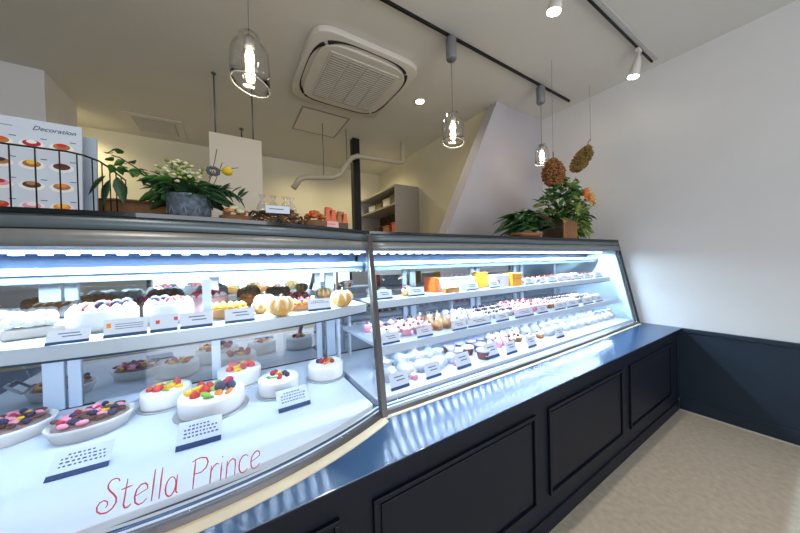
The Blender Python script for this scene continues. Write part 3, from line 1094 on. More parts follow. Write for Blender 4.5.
# middle shelf, front to back
row(spread([(P_cream, 2), (P_straw, 2), (P_pink, 1), (P_mont, 2), (P_cream, 4), (P_choc, 4), (P_pink, 3), (P_straw, 3), (P_fc, 3), (P_cream, 3), (P_choc, 3), (P_puff, 3)], .615, .0665), 1.160, Z2 - .0015, ms, 'front row', .96)
row(spread([(P_choc, 2), (P_pink, 2), (P_straw, 1), (P_mont, 3), (P_cream, 3), (P_choc, 4), (P_pink, 3), (P_straw, 3), (P_mont, 2), (P_choc, 5), (P_puff, 5)], .62, .0665), 1.245, Z2 - .0015, ms, 'second row', .96)
row(spread([(P_pink, 3), (P_choc, 2), (P_mont, 3), (P_cream, 3), (P_choc, 5), (P_straw, 5), (P_choc, 12)], .625, .0665), 1.335, Z2 - .0015, ms, 'rear row', .96)
us = 'the upper right shelf'
row([(P_fc, .78, 1.0)] + spread([(P_slice, 8), (P_pink, 5), (P_slice, 6)], 1.70, .062), 1.19, Z1 - .0015, us, 'front row', .95)
row([(P_puff, .62, 1), (P_puff, .69, 1)] + spread([(P_slice, 6), (P_fc, 3), (P_puff, 9)], 1.72, .064), 1.29, Z1 - .0015, us, 'second row', .95)
bs = 'the bottom right deck'
row([(P_bag, .605, 1.0), (P_bag, .70, 1.05), (P_bag, .80, 1.0), (P_bag, .895, 1.0), (P_bag, .985, .9)], 1.095, Z0 + .001, bs, 'front row', .95)
row([(P_bag, .64, 1.0), (P_bag, .74, 1.0), (P_bag, .84, .95), (P_bag, .935, .9)], 1.235, Z0 + .001, bs, 'second row', .95)
row([(P_pink, .66, .6), (P_pink, .71, .6), (P_pink, .82, .6), (P_pink, .98, .6), (P_jelly, 1.17, 1.0)], 1.045, Z0 + .001, bs, 'very front', 1)
row([(P_jelly, 1.06, 1.0), (P_jelly, 1.145, 1.0), (P_jelly, 1.24, 1.0)] + spread([(P_pink, 3), (P_fc, 2)], 1.33, .066), 1.135, Z0 + .001, bs, 'jelly row', 1)
row([(P_jelly, 1.08, 1.0), (P_jelly, 1.165, 1.0), (P_jelly, 1.25, 1.0), (P_jelly, 1.33, 1.0)] + spread([(P_cream, 5)], 1.43, .066), 1.225, Z0 + .001, bs, 'rear jelly row', 1)
row(spread([(P_fc, 2), (P_bag, 10)], 1.68, .105), 1.10, Z0 + .001, bs, 'right front row', .9)
row(spread([(P_bag, 10)], 1.78, .105), 1.21, Z0 + .001, bs, 'right rear row', .9)
row(spread([(P_bag, 9)], 1.82, .105), 1.32, Z0 + .001, bs, 'right back row', .98)

# boxes and bags on the upper right shelf
zs = Z1 - .0015


def gift(X, Y, w, d, h, m, label, nm='gift_box', cat='box', lidm=None, extra=None):
    t = thing(nm, label, cat, (X, Y, zs))
    b = MB(); b.box((-w / 2, -d / 2, 0), (w / 2, d / 2, h * .9), m); b.build('box_body', None, t, False, .002)
    b = MB(); b.box((-w / 2 - .001, -d / 2 - .001, h * .9), (w / 2 + .001, d / 2 + .001, h), lidm or m); b.build('box_top', None, t, False, .002)
    if extra:
        extra(t, w, d, h)
    return t


def bow(t, w, d, h):
    b = MB(); b.box((-w / 2 - .002, -d / 2 - .002, h * .55), (w / 2 + .002, -d / 2, h * .62), mat('dark_orange_fold', (206, 122, 24), .5)); b.build('folded_flap', None, t)


def seal(t, w, d, h):
    b = MB(); b.lathe([(.014, 0), (.014, .0015)], 20, M_rasp, Matrix.Translation((-w * .3, -d / 2, h * .45)) @ Matrix.Rotation(PI / 2, 4, 'X')); b.build('red_seal', None, t)


gift(.985, 1.25, .03, .10, .085, M_orange, 'orange gift box at the left of the boxed sweets on the upper shelf')
gift(1.15, 1.24, .25, .10, .078, M_fabric, 'wide clear-wrapped white and cream box right of the orange box', 'wrapped_box', 'box', mat('pale_blue_film', (214, 224, 240), .3))
gift(1.37, 1.24, .085, .06, .098, M_gbag, 'small orange packet standing above a white price card', 'sweets_packet', 'packet')
gift(1.50, 1.21, .13, .08, .078, M_fabric, 'white packet with a round dark red seal', 'sealed_packet', 'packet', None, seal)
gift(1.625, 1.18, .10, .06, .085, M_gbag, 'bright orange paper gift bag at the shelf centre', 'gift_bag', 'bag', None, bow)
gift(1.05, 1.16, .10, .035, .03, M_brown, 'low tray of cookies before the wrapped box', 'cookie_box', 'box', mat('cookie_top', (214, 190, 150), .7))

# ------------------------------------------------------------------ things standing on the top slab
zt = ZTOP + .0005
# wire basket
t = thing('wire_basket', 'black wire fence-like basket around the menu boards', 'basket', (-.45, 1.15, zt))
zr = 1.526
b = MB()
path = [(-1.0, 1.115), (-.36, 1.115), (-.335, 1.13), (-.315, 1.17), (-.308, 1.24), (-.305, 1.38)]
b.tube([(x, y, zr if i < 3 else zr + .0 - .0 * i) for i, (x, y) in enumerate(path)], .0026, 6)
b.tube([(x, y, zt + .004) for x, y in path], .0022, 6)
W2(b.build('rim_wire', M_black, None, True), t)
for k, (x, y) in enumerate([(-.97 + .0425 * i, 1.115) for i in range(15)] + [(-.345, 1.122), (-.323, 1.148), (-.313, 1.185), (-.309, 1.235), (-.307, 1.285), (-.306, 1.335), (-.305, 1.38)]):
    b = MB(); b.tube([(x, y, zt + .002), (x, y, zr)], .0017, 5); W2(b.build('upright_wire', M_black, None, True), t)


# menu boards
def menu(x0, x1, y, h, label, full=True):
    t = thing('menu_board', label, 'menu board', ((x0 + x1) / 2, y, zt), 0)
    w = x1 - x0
    Mt = Matrix.Rotation(-.06, 4, 'X')
    b = MB(); b.box((-w / 2, 0, 0), (w / 2, .008, h), M_poster if full else M_post2, Mt); b.build('board', None, t)
    if not full:
        return t
    b = MB(); b.box((-w / 2 + .01, -.0006, h * .905), (w / 2 - .13, 0, h * .91), M_text, Mt); b.build('header_line', None, t)
    tc = bpy.data.curves.new('menu_title', 'FONT')
    tc.body = 'Decoration'
    tc.size = .018
    tc.shear = .4
    tc.extrude = .0004
    tc.align_x = 'RIGHT'
    to = bpy.data.objects.new('tmp', tc)
    COL.objects.link(to)
    bpy.context.view_layer.update()
    me = bpy.data.meshes.new_from_object(to.evaluated_get(bpy.context.evaluated_depsgraph_get()))
    bpy.data.objects.remove(to)
    me.materials.append(M_text)
    o = bpy.data.objects.new('menu_title', me)
    COL.objects.link(o)
    o.parent = t
    o.matrix_local = Mt @ Matrix.Translation((w / 2 - .012, -.0006, h * .895)) @ Matrix.Rotation(PI / 2, 4, 'X')
    cols = [(M_brown, M_red), (M_rasp, M_dish), (M_brown, M_orange), (M_choc, M_leafr), (M_brown, M_yel), (M_brown, M_blu), (M_brown, M_oran), (M_choc, M_brown), (M_pink, M_rasp),
            (M_oran, M_yel), (M_pink, M_dish), (M_red, M_brown)]
    for r in range(4):
        for c in range(5):
            x = w / 2 - .040 - c * .056
            z = h * (.74 - .215 * r)
            if x < -w / 2 + .03:
                continue
            b = MB()
            S = Matrix.Translation((x, -.0002, z)) @ Matrix.Scale(.55, 4, (0, 0, 1))
            R_ = Mt @ S @ Matrix.Rotation(PI / 2, 4, 'X')
            b.lathe([(.024, 0), (.024, .0005)], 24, M_dish, R_)
            a_, c_ = cols[(r * 3 + c) % 12]
            b.lathe([(.017, .0005), (.017, .0009)], 20, a_, R_ @ Matrix.Translation((0, .006, 0)))
            b.lathe([(.010, .0009), (.010, .0012)], 16, c_, R_ @ Matrix.Translation((0, .013, 0)))
            b.box((x + .016, -.0007, z + .018), (x + .028, 0, z + .020), M_text, Mt)
            b.build('cake_picture', None, t)
    return t


menu(-.84, -.357, 1.185, .272, 'front menu board with rows of cake pictures inside the wire basket')
menu(-.80, -.340, 1.235, .262, 'plain bluish board edge behind the menu board', False)

# wooden tray behind basket
t = thing('wicker_tray', 'low brown wicker tray between the wire basket and the flower pot', 'tray', (-.27, 1.36, zt), .05)
b = MB(); b.lathe([(.085, 0), (.09, .003), (.105, .078), (.101, .078), (.086, .006), (.001, .005)], 30, fn=lambda r, z, a: r * (1 + .01 * math.sin(30 * a))); o = b.build('tray_bowl', M_wick, t, True); o.scale = (1.2, .7, 1)
b = MB(); b.tube([(.103 * 1.2 * math.cos(a), .103 * .7 * math.sin(a), .080) for a in [2 * PI * i / 30 for i in range(31)]], .005, 6); b.build('rim', M_wick, t, True)

# left flower pot
Xp, Yp = -.105, 1.20
t = thing('flower_pot', 'grey-blue patterned metal pot of dark foliage and cream blossom on the showcase', 'potted plant', (Xp, Yp, zt))
b = MB(); b.lathe([(.058, 0), (.060, .002), (.064, .088), (.067, .092), (.062, .092), (.058, .08), (.001, .078)], 32, M_pot); b.build('pot', None, t, True)
b = MB()
for i in range(10):
    a = 2 * PI * i / 10
    b.tube([(.0615 * math.cos(a + .25 * s), .0615 * math.sin(a + .25 * s), .03 + .022 * math.sin(s * PI)) for s in (0, .25, .5, .75, 1)],   .0013, 5)
b.build('pot_relief', mat('pot_relief_grey', (150, 160, 172), .5), t, True)
b = MB()
for i in range(150):
    a = random.uniform(0, 2 * PI); r = random.uniform(.0, .06)
    e = random.uniform(-.25, 1.2)
    L = random.uniform(.05, .085)
    z = random.uniform(.085, .13)
    b.leaf((r * math.cos(a) * 1.3, r * math.sin(a), z), (math.cos(a) * 1.4, math.sin(a), e), L, L * .56, [M_leaf, M_leaf2, M_leaf2][i % 3], .4)
b.build('foliage', None, t, True)
b = MB()
# trailing branch left
br = [(-.03, -.02, .09), (-.08, -.02, .13), (-.13, -.02, .165), (-.165, -.02, .19), (-.185, -.02, .195)]
b.tube(br, .002, 5, M_stem)
for i in range(34):
    q = random.uniform(0, 3.9); k = int(q); f = q - k
    p = Vector(br[k]).lerp(Vector(br[k + 1]), f) + Vector((random.uniform(-.01, .01), random.uniform(-.01, .01), random.uniform(-.035, .015)))
    a = random.uniform(0, 6.28)
    b.leaf(p, (math.cos(a), math.sin(a), random.uniform(-.8, .5)), .028, .022, M_leaf, .2)
b.leaf((-.19, -.02, .12), (-.2, -.1, -1), .075, .034, M_leaf2, .1)
b.leaf((-.175, -.02, .13), (.2, -.1, -1), .075, .034, M_leaf2, .1)
b.leaf((-.20, -.02, .13), (-.5, -.1, -.8), .065, .03, M_leaf2, .1)
b.build('trailing_branch', None, t, True)
b = MB()
br = [(.03, -.03, .09), (.08, -.03, .12), (.12, -.03, .12), (.16, -.03, .09)]
b.tube(br, .0018, 5, M_stem)
for i in range(22):
    q = random.uniform(0, 2.9); k = int(q); f = q - k
    p = Vector(br[k]).lerp(Vector(br[k + 1]), f)
    s = 1 if i % 2 else -1
    b.leaf(p, (.6, random.uniform(-.5, .2), s * random.uniform(.3, 1)), .045, .014, M_leaf2, .1)
b.build('drooping_branch', None, t, True)
b = MB()
for i in range(220):
    a = random.uniform(0, 6.28); r = random.uniform(0, .065)
    x, y, z = -.02 + r * 1.1 * math.cos(a), -.01 + r * math.sin(a), .175 + random.uniform(-.035, .035) - r * .3
    b.ball((x, y, z), random.uniform(.005, .009), M_flw if i % 3 else M_leaf3, 1, (1, 1, .7), .15)
b.build('cream_blossom', None, t, True)
b = MB()
for p, q in (((.03, 0, .09), (.075, -.02, .19)), ((.05, 0, .09), (.10, -.02, .22)), ((.07, -.02, .18), (.15, -.02, .21)), ((.06, -.02, .16), (.085, -.02, .265))):
    b.tube([p, ((p[0] + q[0]) / 2 + .004, (p[1] + q[1]) / 2, (p[2] + q[2]) / 2 + .005), q], .0013, 5, M_stem)
b.build('dry_twigs', None, t, True)
b = MB(); b.ball((.115, -.02, .192), .018, M_fly, 2, (1, 1, .85), .1); b.build('yellow_bloom', None, t, True)
b = MB()
for i in range(10):
    a = i * .63
    b.ball((.072 + .016 * math.cos(a), -.022, .185 + .012 * math.sin(a)), .007, mat('grey_thistle', (92, 92, 98), .7), 1, jit=.2)
b.build('grey_thistle_head', None, t, True)


def wrapped_pile(nm, label, cat, X, Y, w, d, h, mats, n=26, r=.017, basketm=M_wick):
    t = thing(nm, label, cat, (X, Y, zt))
    b = MB(); b.lathe([(.9, 0), (.95, .05), (1.0, 1), (.96, 1), (.9, .15), (.001, .12)], 30, basketm, fn=lambda rr, z, a: rr * (1 + .02 * math.sin(20 * a + z * 9)))
    o = b.build('basket_bowl', None, t, True); o.scale = (w / 2, d / 2, h * .4)
    b = MB()
    for i in range(n):
        a = random.uniform(0, 6.28); q = math.sqrt(random.random()) * .75
        b.ball((w / 2 * q * math.cos(a), d / 2 * q * math.sin(a), h * .45 + (1 - q) * h * .5), r, mats[i % len(mats)], 1, (1.3, .8, .6), .15)
    b.build('sweets', None, t, True)
    return t


wrapped_pile('sweets_basket', 'small tray of pale orange dried flowers right of the flower pot', 'tray', .030, 1.17, .10, .09, .070, [mat('peach_petal', (226, 150, 100), .6), M_flw, M_brown], 24, .011)
# wicker nest basket
t = thing('wicker_basket', 'shallow twig basket of clear-bagged cookies below the white card', 'basket', (.175, 1.225, zt))
b = MB()
for i in range(90):
    a = random.uniform(0, 6.28); l = random.uniform(.3, .7)
    r0 = random.uniform(.75, 1.0); z = random.uniform(.006, .062)
    b.tube([(.11 * r0 * math.cos(a + s * l), .085 * r0 * math.sin(a + s * l), z + .006 * math.sin(s * 9 + i)) for s in (0, .33, .66, 1)], .0028, 5, M_wick if i % 3 else M_stem)
b.build('woven_twigs', None, t, True)
b = MB()
for i in range(14):
    b.ball((random.uniform(-.07, .07), random.uniform(-.05, .05), random.uniform(.03, .07)), .016, [M_brown, M_choc, M_pumpw][i % 3], 1, (1.2, 1, .6), .1)
b.build('cookies', None, t, True)
b = MB()
for x in (-.05, -.01, .035, .06):
    b.lathe([(.018, 0), (.022, .02), (.014, .04), (.003, .055), (.014, .075)], 10, M_clear, Matrix.Translation((x, .0, .055)), fn=lambda rr, z, a: rr * (1 + .15 * math.sin(5 * a)), caps=False)
b.build('clear_bags', None, t, True)
P = (.168, 1.125, zt)
t = thing('name_card', 'small white card with a dark base line leaning on the twig basket', 'card', P, -.05)
b = MB(); Mt = Matrix.Rotation(-.2, 4, 'X'); b.box((-.042, 0, .045), (.042, .0015, .075), M_card, Mt); b.box((-.03, -.0004, .060), (.02, 0, .063), M_text, Mt); b.build('card_face', None, t)
b = MB(); b.box((-.042, -.0006, .040), (.042, .0018, .045), M_dark, Mt); b.box((-.004, 0, 0), (.004, .0016, .040), M_dark, Mt); b.build('card_holder', None, t)
wrapped_pile('sweets_basket', 'basket heaped with orange wrapped sweets', 'basket', .328, 1.21, .10, .09, .085, [M_orange, M_orange, M_brown], 30, .014)
t = thing('sweets_packet', 'upright orange wrapped packets crowded in a small box beside the black pillar', 'packet', (.425, 1.25, zt))
b = MB(); b.box((-.055, -.035, 0), (.055, .035, .035), M_dwood); b.build('tray', None, t, False, .002)
for k, (x, z, a) in enumerate(((-.035, .075, .1), (-.008, .064, -.1), (.02, .060, .15), (.045, .050, -.1))):
    b = MB(); b.box((-.016, -.012, 0), (.016, .012, z), M_orange if k != 2 else M_brown, Matrix.Rotation(a, 4, 'Y')); o = b.build('packet', None, t, False, .004); o.location = (x, -.01, .03)
t = thing('name_card', 'small pink and white card in front of the orange packets', 'card', (.395, 1.20, zt), -.05)
b = MB(); b.box((-.034, 0, .012), (.034, .0015, .038), mat('pink_card', (240, 190, 186), .6), Mt); b.box((-.02, -.0004, .024), (.02, 0, .027), M_red, Mt); b.build('card_face', None, t)
b = MB(); b.box((-.034, -.0006, 0), (.034, .0018, .012), M_card, Mt); b.build('card_base', None, t)

# right flower arrangement
t = thing('trailing_plant', 'wide-leaved green plant in a low terracotta bowl, left of the wooden planter', 'potted plant', (1.80, 1.20, zt))
b = MB(); b.lathe([(.10, 0), (.12, .01), (.15, .028), (.143, .028), (.10, .012), (.001, .01)], 28, mat('terracotta', (150, 96, 60), .7)); o = b.build('bowl', None, t, True); o.scale = (1.1, .62, 1)
b = MB()
for i in range(64):
    a = random.uniform(PI * .6, PI * 1.45) if i < 44 else random.uniform(-1, 1)
    e = random.uniform(-.15, .5)
    L = random.uniform(.12, .24)
    b.leaf((random.uniform(-.06, .14), random.uniform(-.05, .05), .04 + random.uniform(0, .13)), (math.cos(a), math.sin(a) * .5, e), L, L * .36, [M_leaf2, M_leaf, M_leaf2][i % 3], .3)
for i in range(14):
    a = random.uniform(-1.2, 1.2)
    b.leaf((.14 + random.uniform(-.04, .04), -.02, .10 + random.uniform(0, .06)), (math.cos(a), -.3, random.uniform(-.2, .8)), .08, .05, M_leafr, .3)
b.build('leaves', None, t, True)
t = thing('planter', 'slatted wooden planter of mixed green and orange flowers near the wall', 'potted plant', (2.24, 1.20, zt))
b = MB()
b.box((-.10, -.08, 0), (.10, .08, .145), M_dwood)
for i in range(8):
    x = -.10 + .0255 * i
    b.box((x, -.088, 0), (x + .020, -.081, .15), M_wood)
b.box((-.104, -.092, .135), (.104, -.089, .155), M_wick)
b.build('wooden_box', None, t, False, .001)
b = MB()
for i in range(330):
    a = random.uniform(0, 2 * PI); r = random.uniform(.02, .30)
    z = .13 + random.uniform(0, .34) * (1.1 - r * 2.0)
    L = random.uniform(.05, .10)
    b.leaf((r * math.cos(a) + .07, r * math.sin(a) * .35, z), (math.cos(a), math.sin(a) * .6, random.uniform(-.3, .9)), L, L * .52, [M_leaf, M_leaf3, M_leaf, M_leaf2][i % 4], .3)
for i in range(90):
    b.leaf((.12 + random.uniform(0, .22), random.uniform(-.07, .0), .04 + random.uniform(0, .16)), (random.uniform(-.3, 1), -.3, random.uniform(-.5, .5)), .06, .03, M_leaf3 if i % 2 else M_leaf, .3)
b.build('foliage', None, t, True)
b = MB()
for p, q in (((0, 0, .15), (-.10, -.02, .46)), ((.05, 0, .2), (.22, -.03, .52)), ((.08, 0, .2), (.36, -.04, .44)), ((-.05, 0, .15), (-.30, -.03, .30)), ((.02, 0, .15), (.05, 0, .46)), ((.05, 0, .15), (.33, -.02, .42)), ((.06, 0, .15), (.40, -.05, .30)), ((.08, 0, .15), (.42, -.04, .16)), ((.0, 0, .2), (-.22, 0, .36)), ((.06, 0, .1), (.40, -.05, .05))):
    m_ = ((p[0] + q[0]) / 2 - .02, (p[1] + q[1]) / 2, (p[2] + q[2]) / 2 + .04)
    b.tube([p, m_, q], .002, 5, M_stem)
    for k in range(6):
        f = .4 + .1 * k
        pp = Vector(m_).lerp(Vector(q), (f - .4) / .6)
        b.leaf(pp, (random.uniform(-.5, 1), -.2, random.uniform(-.5, .8)), .05, .018, M_leaf, .1)
b.build('sprays', None, t, True)
for (x, y, z, m_, nm) in ((.15, -.05, .345, M_flo, 'orange_lily'), (.25, -.04, .32, mat('apricot_petal', (216, 170, 90), .6), 'orange_lily'), (.0, -.06, .215, M_leaf3, 'green_bloom')):
    b = MB()
    for k in range(9):
        a = k * .7
        b.leaf((x, y - .07, z), (math.cos(a), -.5, math.sin(a)), .066, .040, m_, .1)
    b.ball((x, y - .08, z), .012, m_, 1)
    b.build(nm, None, t, True)


def hydrangea(X, Y, z0, z1, r, m, label, tilt=0.0):
    t = thing('dried_hydrangea', label, 'dried flower', (X, Y, z0))
    b = MB()
    H_ = z1 - z0
    for i in range(900):
        q = random.random()
        a = random.uniform(0, 6.28)
        rr = r * math.sin(PI * min(1, (.12 + q * .88))) ** .6 * random.uniform(.6, 1.05)
        b.ball((rr * math.cos(a) + tilt * q, rr * math.sin(a) * .8, H_ * q), .0095, m, 1, (1, 1, .7), .3)
    b.build('flower_head', None, t, True)
    b = MB()
    b.tube([(tilt * .9, 0, H_ * .9), (tilt, 0, H_ * 1.1), (tilt * 1.2, 0, H_ * 1.25)], .004, 5, M_stem)
    b.build('stalk', None, t, True)
    b = MB()
    b.tube([(tilt * 1.2, 0, H_ * 1.2), (tilt * 1.2, 0, 2.744 - z0)], .0012, 5, M_cable)
    b.build('string', None, t, True)
    return t


hydrangea(2.175, 1.2, 1.775, 1.985, .092, M_hyd, 'orange-brown dried hydrangea head hanging by a string beside the pendant lamp')
hydrangea(2.52, 1.2, 1.94, 2.20, .082, M_hyd2, 'olive-brown dried flower head hanging by a string close to the right wall', .22)

# ------------------------------------------------------------------ kitchen behind
t = thing('white_partition_board', 'tall white board hung from the ceiling on two rods behind the counter', 'board', (.09, 2.64, 1.60))
b = MB(); b.box((-.095, 2.63, 1.60), (.277, 2.65, 2.272)); W2(b.build('board', M_paper, None, False, .002), t)
for x in (-.05, .215):
    b = MB(); b.tube([(x, 2.64, 2.27), (x, 2.64, 2.744)], .006, 8); b.tube([(x, 2.64, 2.735), (x, 2.64, 2.744)], .018, 10); W2(b.build('hanging_rod', M_dsteel, None, True), t)
for i, (x, y) in enumerate(((.175, 3.55), (.165, 4.05))):
    t = thing('ceiling_rod', ['nearer thin steel rod hanging behind the white board', 'farther thin steel rod hanging behind the white board'][i], 'rod', (x, y, 1.95), 0, 'rods behind the white board')
    b = MB(); b.tube([(0, 0, 0), (0, 0, .79)], .007, 8); b.build('rod', M_dsteel, t, True)
    b = MB(); b.tube([(0, 0, .78), (0, 0, .794)], .022, 12); b.build('ceiling_flange', M_dsteel, t, True)
# pillar
b = MB(); b.box((1.335, 3.16, 0), (1.425, 3.25, ZC - .001))
tag(b.build('black_pillar', M_black, None, False, .003), 'slim black square pillar from floor to ceiling in the kitchen', 'pillar')
# pipe
t = thing('beige_pipe', 'thick beige duct pipe bending below the kitchen ceiling behind the pillar', 'pipe', (1.2, 3.0, 2.2))
b = MB(); b.tube([(.60, 3.0, 2.00), (.66, 3.0, 2.10), (.72, 3.0, 2.13), (1.02, 3.0, 2.17), (1.10, 3.0, 2.21), (1.24, 3.0, 2.42), (1.32, 3.0, 2.46), (1.90, 3.0, 2.485), (1.945, 3.0, 2.50), (1.95, 3.0, 2.54), (1.95, 3.0, 2.744)], .029, 12)
W2(b.build('pipe_run', M_pipe, None, True), t)
for x, z in ((.92, 2.19), (1.19, 2.40)):
    b = MB(); b.tube([(x, 3.0, z - .02), (x, 3.0, 2.744)], .004, 6); b.tube([(x, 3.0, z - .05), (x, 3.0, z - .02)], .009, 6); W2(b.build('pipe_hanger', M_dsteel, None, True), t)
# shelving unit along the kitchen side wall
t = thing('shelf_unit', 'grey open shelf unit with boxes along the kitchen side wall', 'shelf', (2.1, 3.5, 0))
X0, X1, Y0, Y1 = 1.90, 2.275, 3.12, 4.28
zT = 2.245
b = MB(); b.box((X0, Y0, 0), (X1, Y0 + .025, zT)); W2(b.build('end_panel', M_kwood), t)
b = MB(); b.box((X0, Y1 - .03, 0), (X1, Y1 - .005, zT)); W2(b.build('end_panel', M_kwood), t)
for z in (.4, .8, 1.2, 1.6, 1.98, zT - .025):
    b = MB(); b.box((X0, Y0 + .026, z), (X1, Y1 - .031, z + .024)); W2(b.build('shelf_board', M_kwood), t)
b = MB(); b.box((X1 - .012, Y0 + .026, 0), (X1 - .002, Y1 - .031, zT - .03)); W2(b.build('back_board', M_dwood), t)
boxes = [(3.25, 2.005, .14, M_clothd, 'olive cloth bundle at the near end of the top shelf'), (3.48, 2.005, .12, M_paper, 'pale paper box in the middle of the top shelf'),
         (3.72, 2.005, .10, M_clothd, 'olive box right behind the pale paper box'), (3.95, 2.005, .10, M_white, 'white tub at the far end of the top shelf'),
         (3.25, 1.625, .14, M_orange, 'orange bag at the near end of the second shelf'), (3.50, 1.625, .12, M_brown, 'brown carton in the middle of the second shelf'), (3.78, 1.625, .13, M_dwood, 'dark carton at the far end of the second shelf')]
for y, z, h, m_, lab in boxes:
    t = thing('storage_box', lab, 'box', (2.06, y, z), random.uniform(-.15, .15), 'boxes on the kitchen shelf unit')
    b = MB(); b.box((-.11, -.085, 0), (.11, .085, h * .85)); b.build('box_body', m_, t, False, .012)
    b = MB(); b.box((-.115, -.09, h * .85), (.115, .09, h)); b.build('lid', m_, t, False, .006)
# back worktable seen through the rear glass
t = thing('worktable', 'long brown wooden kitchen worktable behind the showcases', 'table', (.6, 2.6, 0))
b = MB(); b.box((-1.6, 2.30, .84), (1.82, 3.0, .88)); W2(b.build('tabletop', M_wood), t)
b = MB(); b.box((-1.58, 2.33, 0), (1.80, 2.98, .835)); W2(b.build('cupboard_body', M_dwood), t)
for x in (-1.5, -.8, -.1, .6, 1.2):
    b = MB(); b.box((x, 2.318, .12), (x + .62 if x < 1 else 1.78, 2.329, .80)); W2(b.build('cupboard_door', mat('walnut_door', (112, 84, 62), .5, noise=(6, .25)), None, False, .003), t)
for i, (x, w_, h, m_, lab) in enumerate(((-1.15, .30, .20, M_steel, 'steel mixer tray on the left of the worktable'), (-.55, .36, .12, M_brown, 'tray of brown bread on the worktable'), (.1, .3, .24, M_kwood, 'grey appliance in the middle of the worktable'),
                                         (.62, .26, .16, M_brown, 'brown bread crate on the worktable'), (1.25, .4, .2, M_steel, 'steel box on the right of the worktable'))):
    t = thing('kitchen_tray', lab, 'tray', (x, 2.6, .8805), 0, 'trays on the kitchen worktable')
    b = MB(); b.box((-w_ / 2, -.16, 0), (w_ / 2, .16, h)); b.build('tray_body', m_, t, False, .015)
    b = MB(); b.box((-w_ / 2 - .008, -.168, h), (w_ / 2 + .008, .168, h + .01)); b.build('tray_rim', M_dsteel, t, False, .003)

# ------------------------------------------------------------------ ceiling fittings


def sqloop(c, hx, hy, n=48, p=5.0):
    out = []
    for i in range(n):
        a = 2 * PI * i / n
        ca, sa = math.cos(a), math.sin(a)
        k = (abs(ca) ** p + abs(sa) ** p) ** (-1 / p)
        out.append((c[0] + hx * k * ca, c[1] + hy * k * sa))
    return out


AC = (.925, 2.16)
t = thing('air_conditioner', 'square white ceiling cassette air conditioner with curved black air slots', 'air conditioner', (AC[0], AC[1], ZC))
b = MB(); b.prism(sqloop((0, 0), .425, .425, 64, 7), -.045, -.001); b.build('cassette_panel', M_acw, t, True, .008)
b = MB(); b.prism(sqloop((0, 0), .355, .355, 64, 5), -.062, -.0455); b.build('raised_centre', M_acw, t, False, .006)
b = MB()
b.box((-.275, -.285, -.068), (.275, .285, -.0625), M_acw)
for k in range(4):
    x0 = -.262 + k * .134
    b.box((x0, -.27, -.070), (x0 + .122, .27, -.0682), M_acg)
    for j in range(22):
        y = -.265 + j * .0243
        b.box((x0 + .002, y, -.073), (x0 + .120, y + .010, -.0702), M_acw)
b.build('intake_grille', None, t)
for q in range(4):     # curved slots along each side, widening into the corners
    P, T = [], []
    for i in range(25):
        s_ = -1 + i / 12
        a = q * PI / 2 + s_ * PI / 4 * .96
        ca, sa = math.cos(a), math.sin(a)
        k = (abs(ca) ** 3.6 + abs(sa) ** 3.6) ** (-1 / 3.6)
        P.append((.385 * k * ca, .385 * k * sa, -.047))
        T.append(.003 + .011 * abs(s_) ** 3)
    b = MB()
    b.tube(P, T, 6)
    b.build('air_slot', M_dark, t, True)
t = thing('ceiling_hatch', 'square access hatch outlined in grey beyond the air conditioner', 'hatch', (.90, 3.02, ZC))
b = MB()
for a, c in (((-.245, -.255), (.245, -.24)), ((-.245, .24), (.245, .255)), ((-.245, -.24), (-.23, .24)), ((.23, -.24), (.245, .24))):
    b.box((*a, -.006), (*c, -.001))
b.build('hatch_frame', M_acg, t)
b = MB(); b.box((-.23, -.24, -.004), (.23, .24, -.001)); b.build('hatch_door', M_acw, t)
t = thing('ceiling_vent', 'square slotted extractor vent in the ceiling at the far left', 'vent', (-.60, 3.92, ZC))
b = MB(); b.box((-.235, -.24, -.012), (.235, .24, -.001)); b.build('vent_frame', M_acw, t, False, .004)
b = MB(); b.box((-.17, -.17, -.016), (.17, .17, -.0125), M_acg)
for j in range(13):
    b.box((-.165, -.165 + j * .026, -.020), (.165, -.155 + j * .026, -.0162), M_acw)
b.build('vent_grille', None, t)
t = thing('downlight', 'round glowing recessed ceiling downlight right of the air conditioner', 'ceiling light', (1.605, 2.144, ZC))
b = MB(); b.lathe([(.040, -.001), (.055, -.001), (.056, -.006), (.040, -.008)], 28, caps=False); b.build('trim_ring', M_acw, t, True)
b = MB(); b.lathe([(.039, -.001), (.039, -.007), (.030, -.011), (.001, -.013)], 28); b.build('diffuser', M_down, t, True)

# tracks
for (y, x0, x1, m_, lab) in ((1.415, -.9, 2.87, M_black, 'long black ceiling track carrying the glass pendant lamps'), (.797, -.5, 2.875, M_black, 'black ceiling track with a pale edge carrying the white spotlights')):
    t = thing('light_track', lab, 'light track', ((x0 + x1) / 2, y, ZC), 0)
    b = MB(); b.box((x0 - (x0 + x1) / 2, -.006, -.020), (x1 - (x0 + x1) / 2, .006, -.001)); b.build('black_channel', m_, t)
    if y < 1:
        b = MB(); b.box((x0 - (x0 + x1) / 2, -.034, -.012), (x1 - (x0 + x1) / 2 + .01, -.0065, -.001)); b.build('pale_edge_strip', mat('track_edge', (186, 186, 184), .6), t)


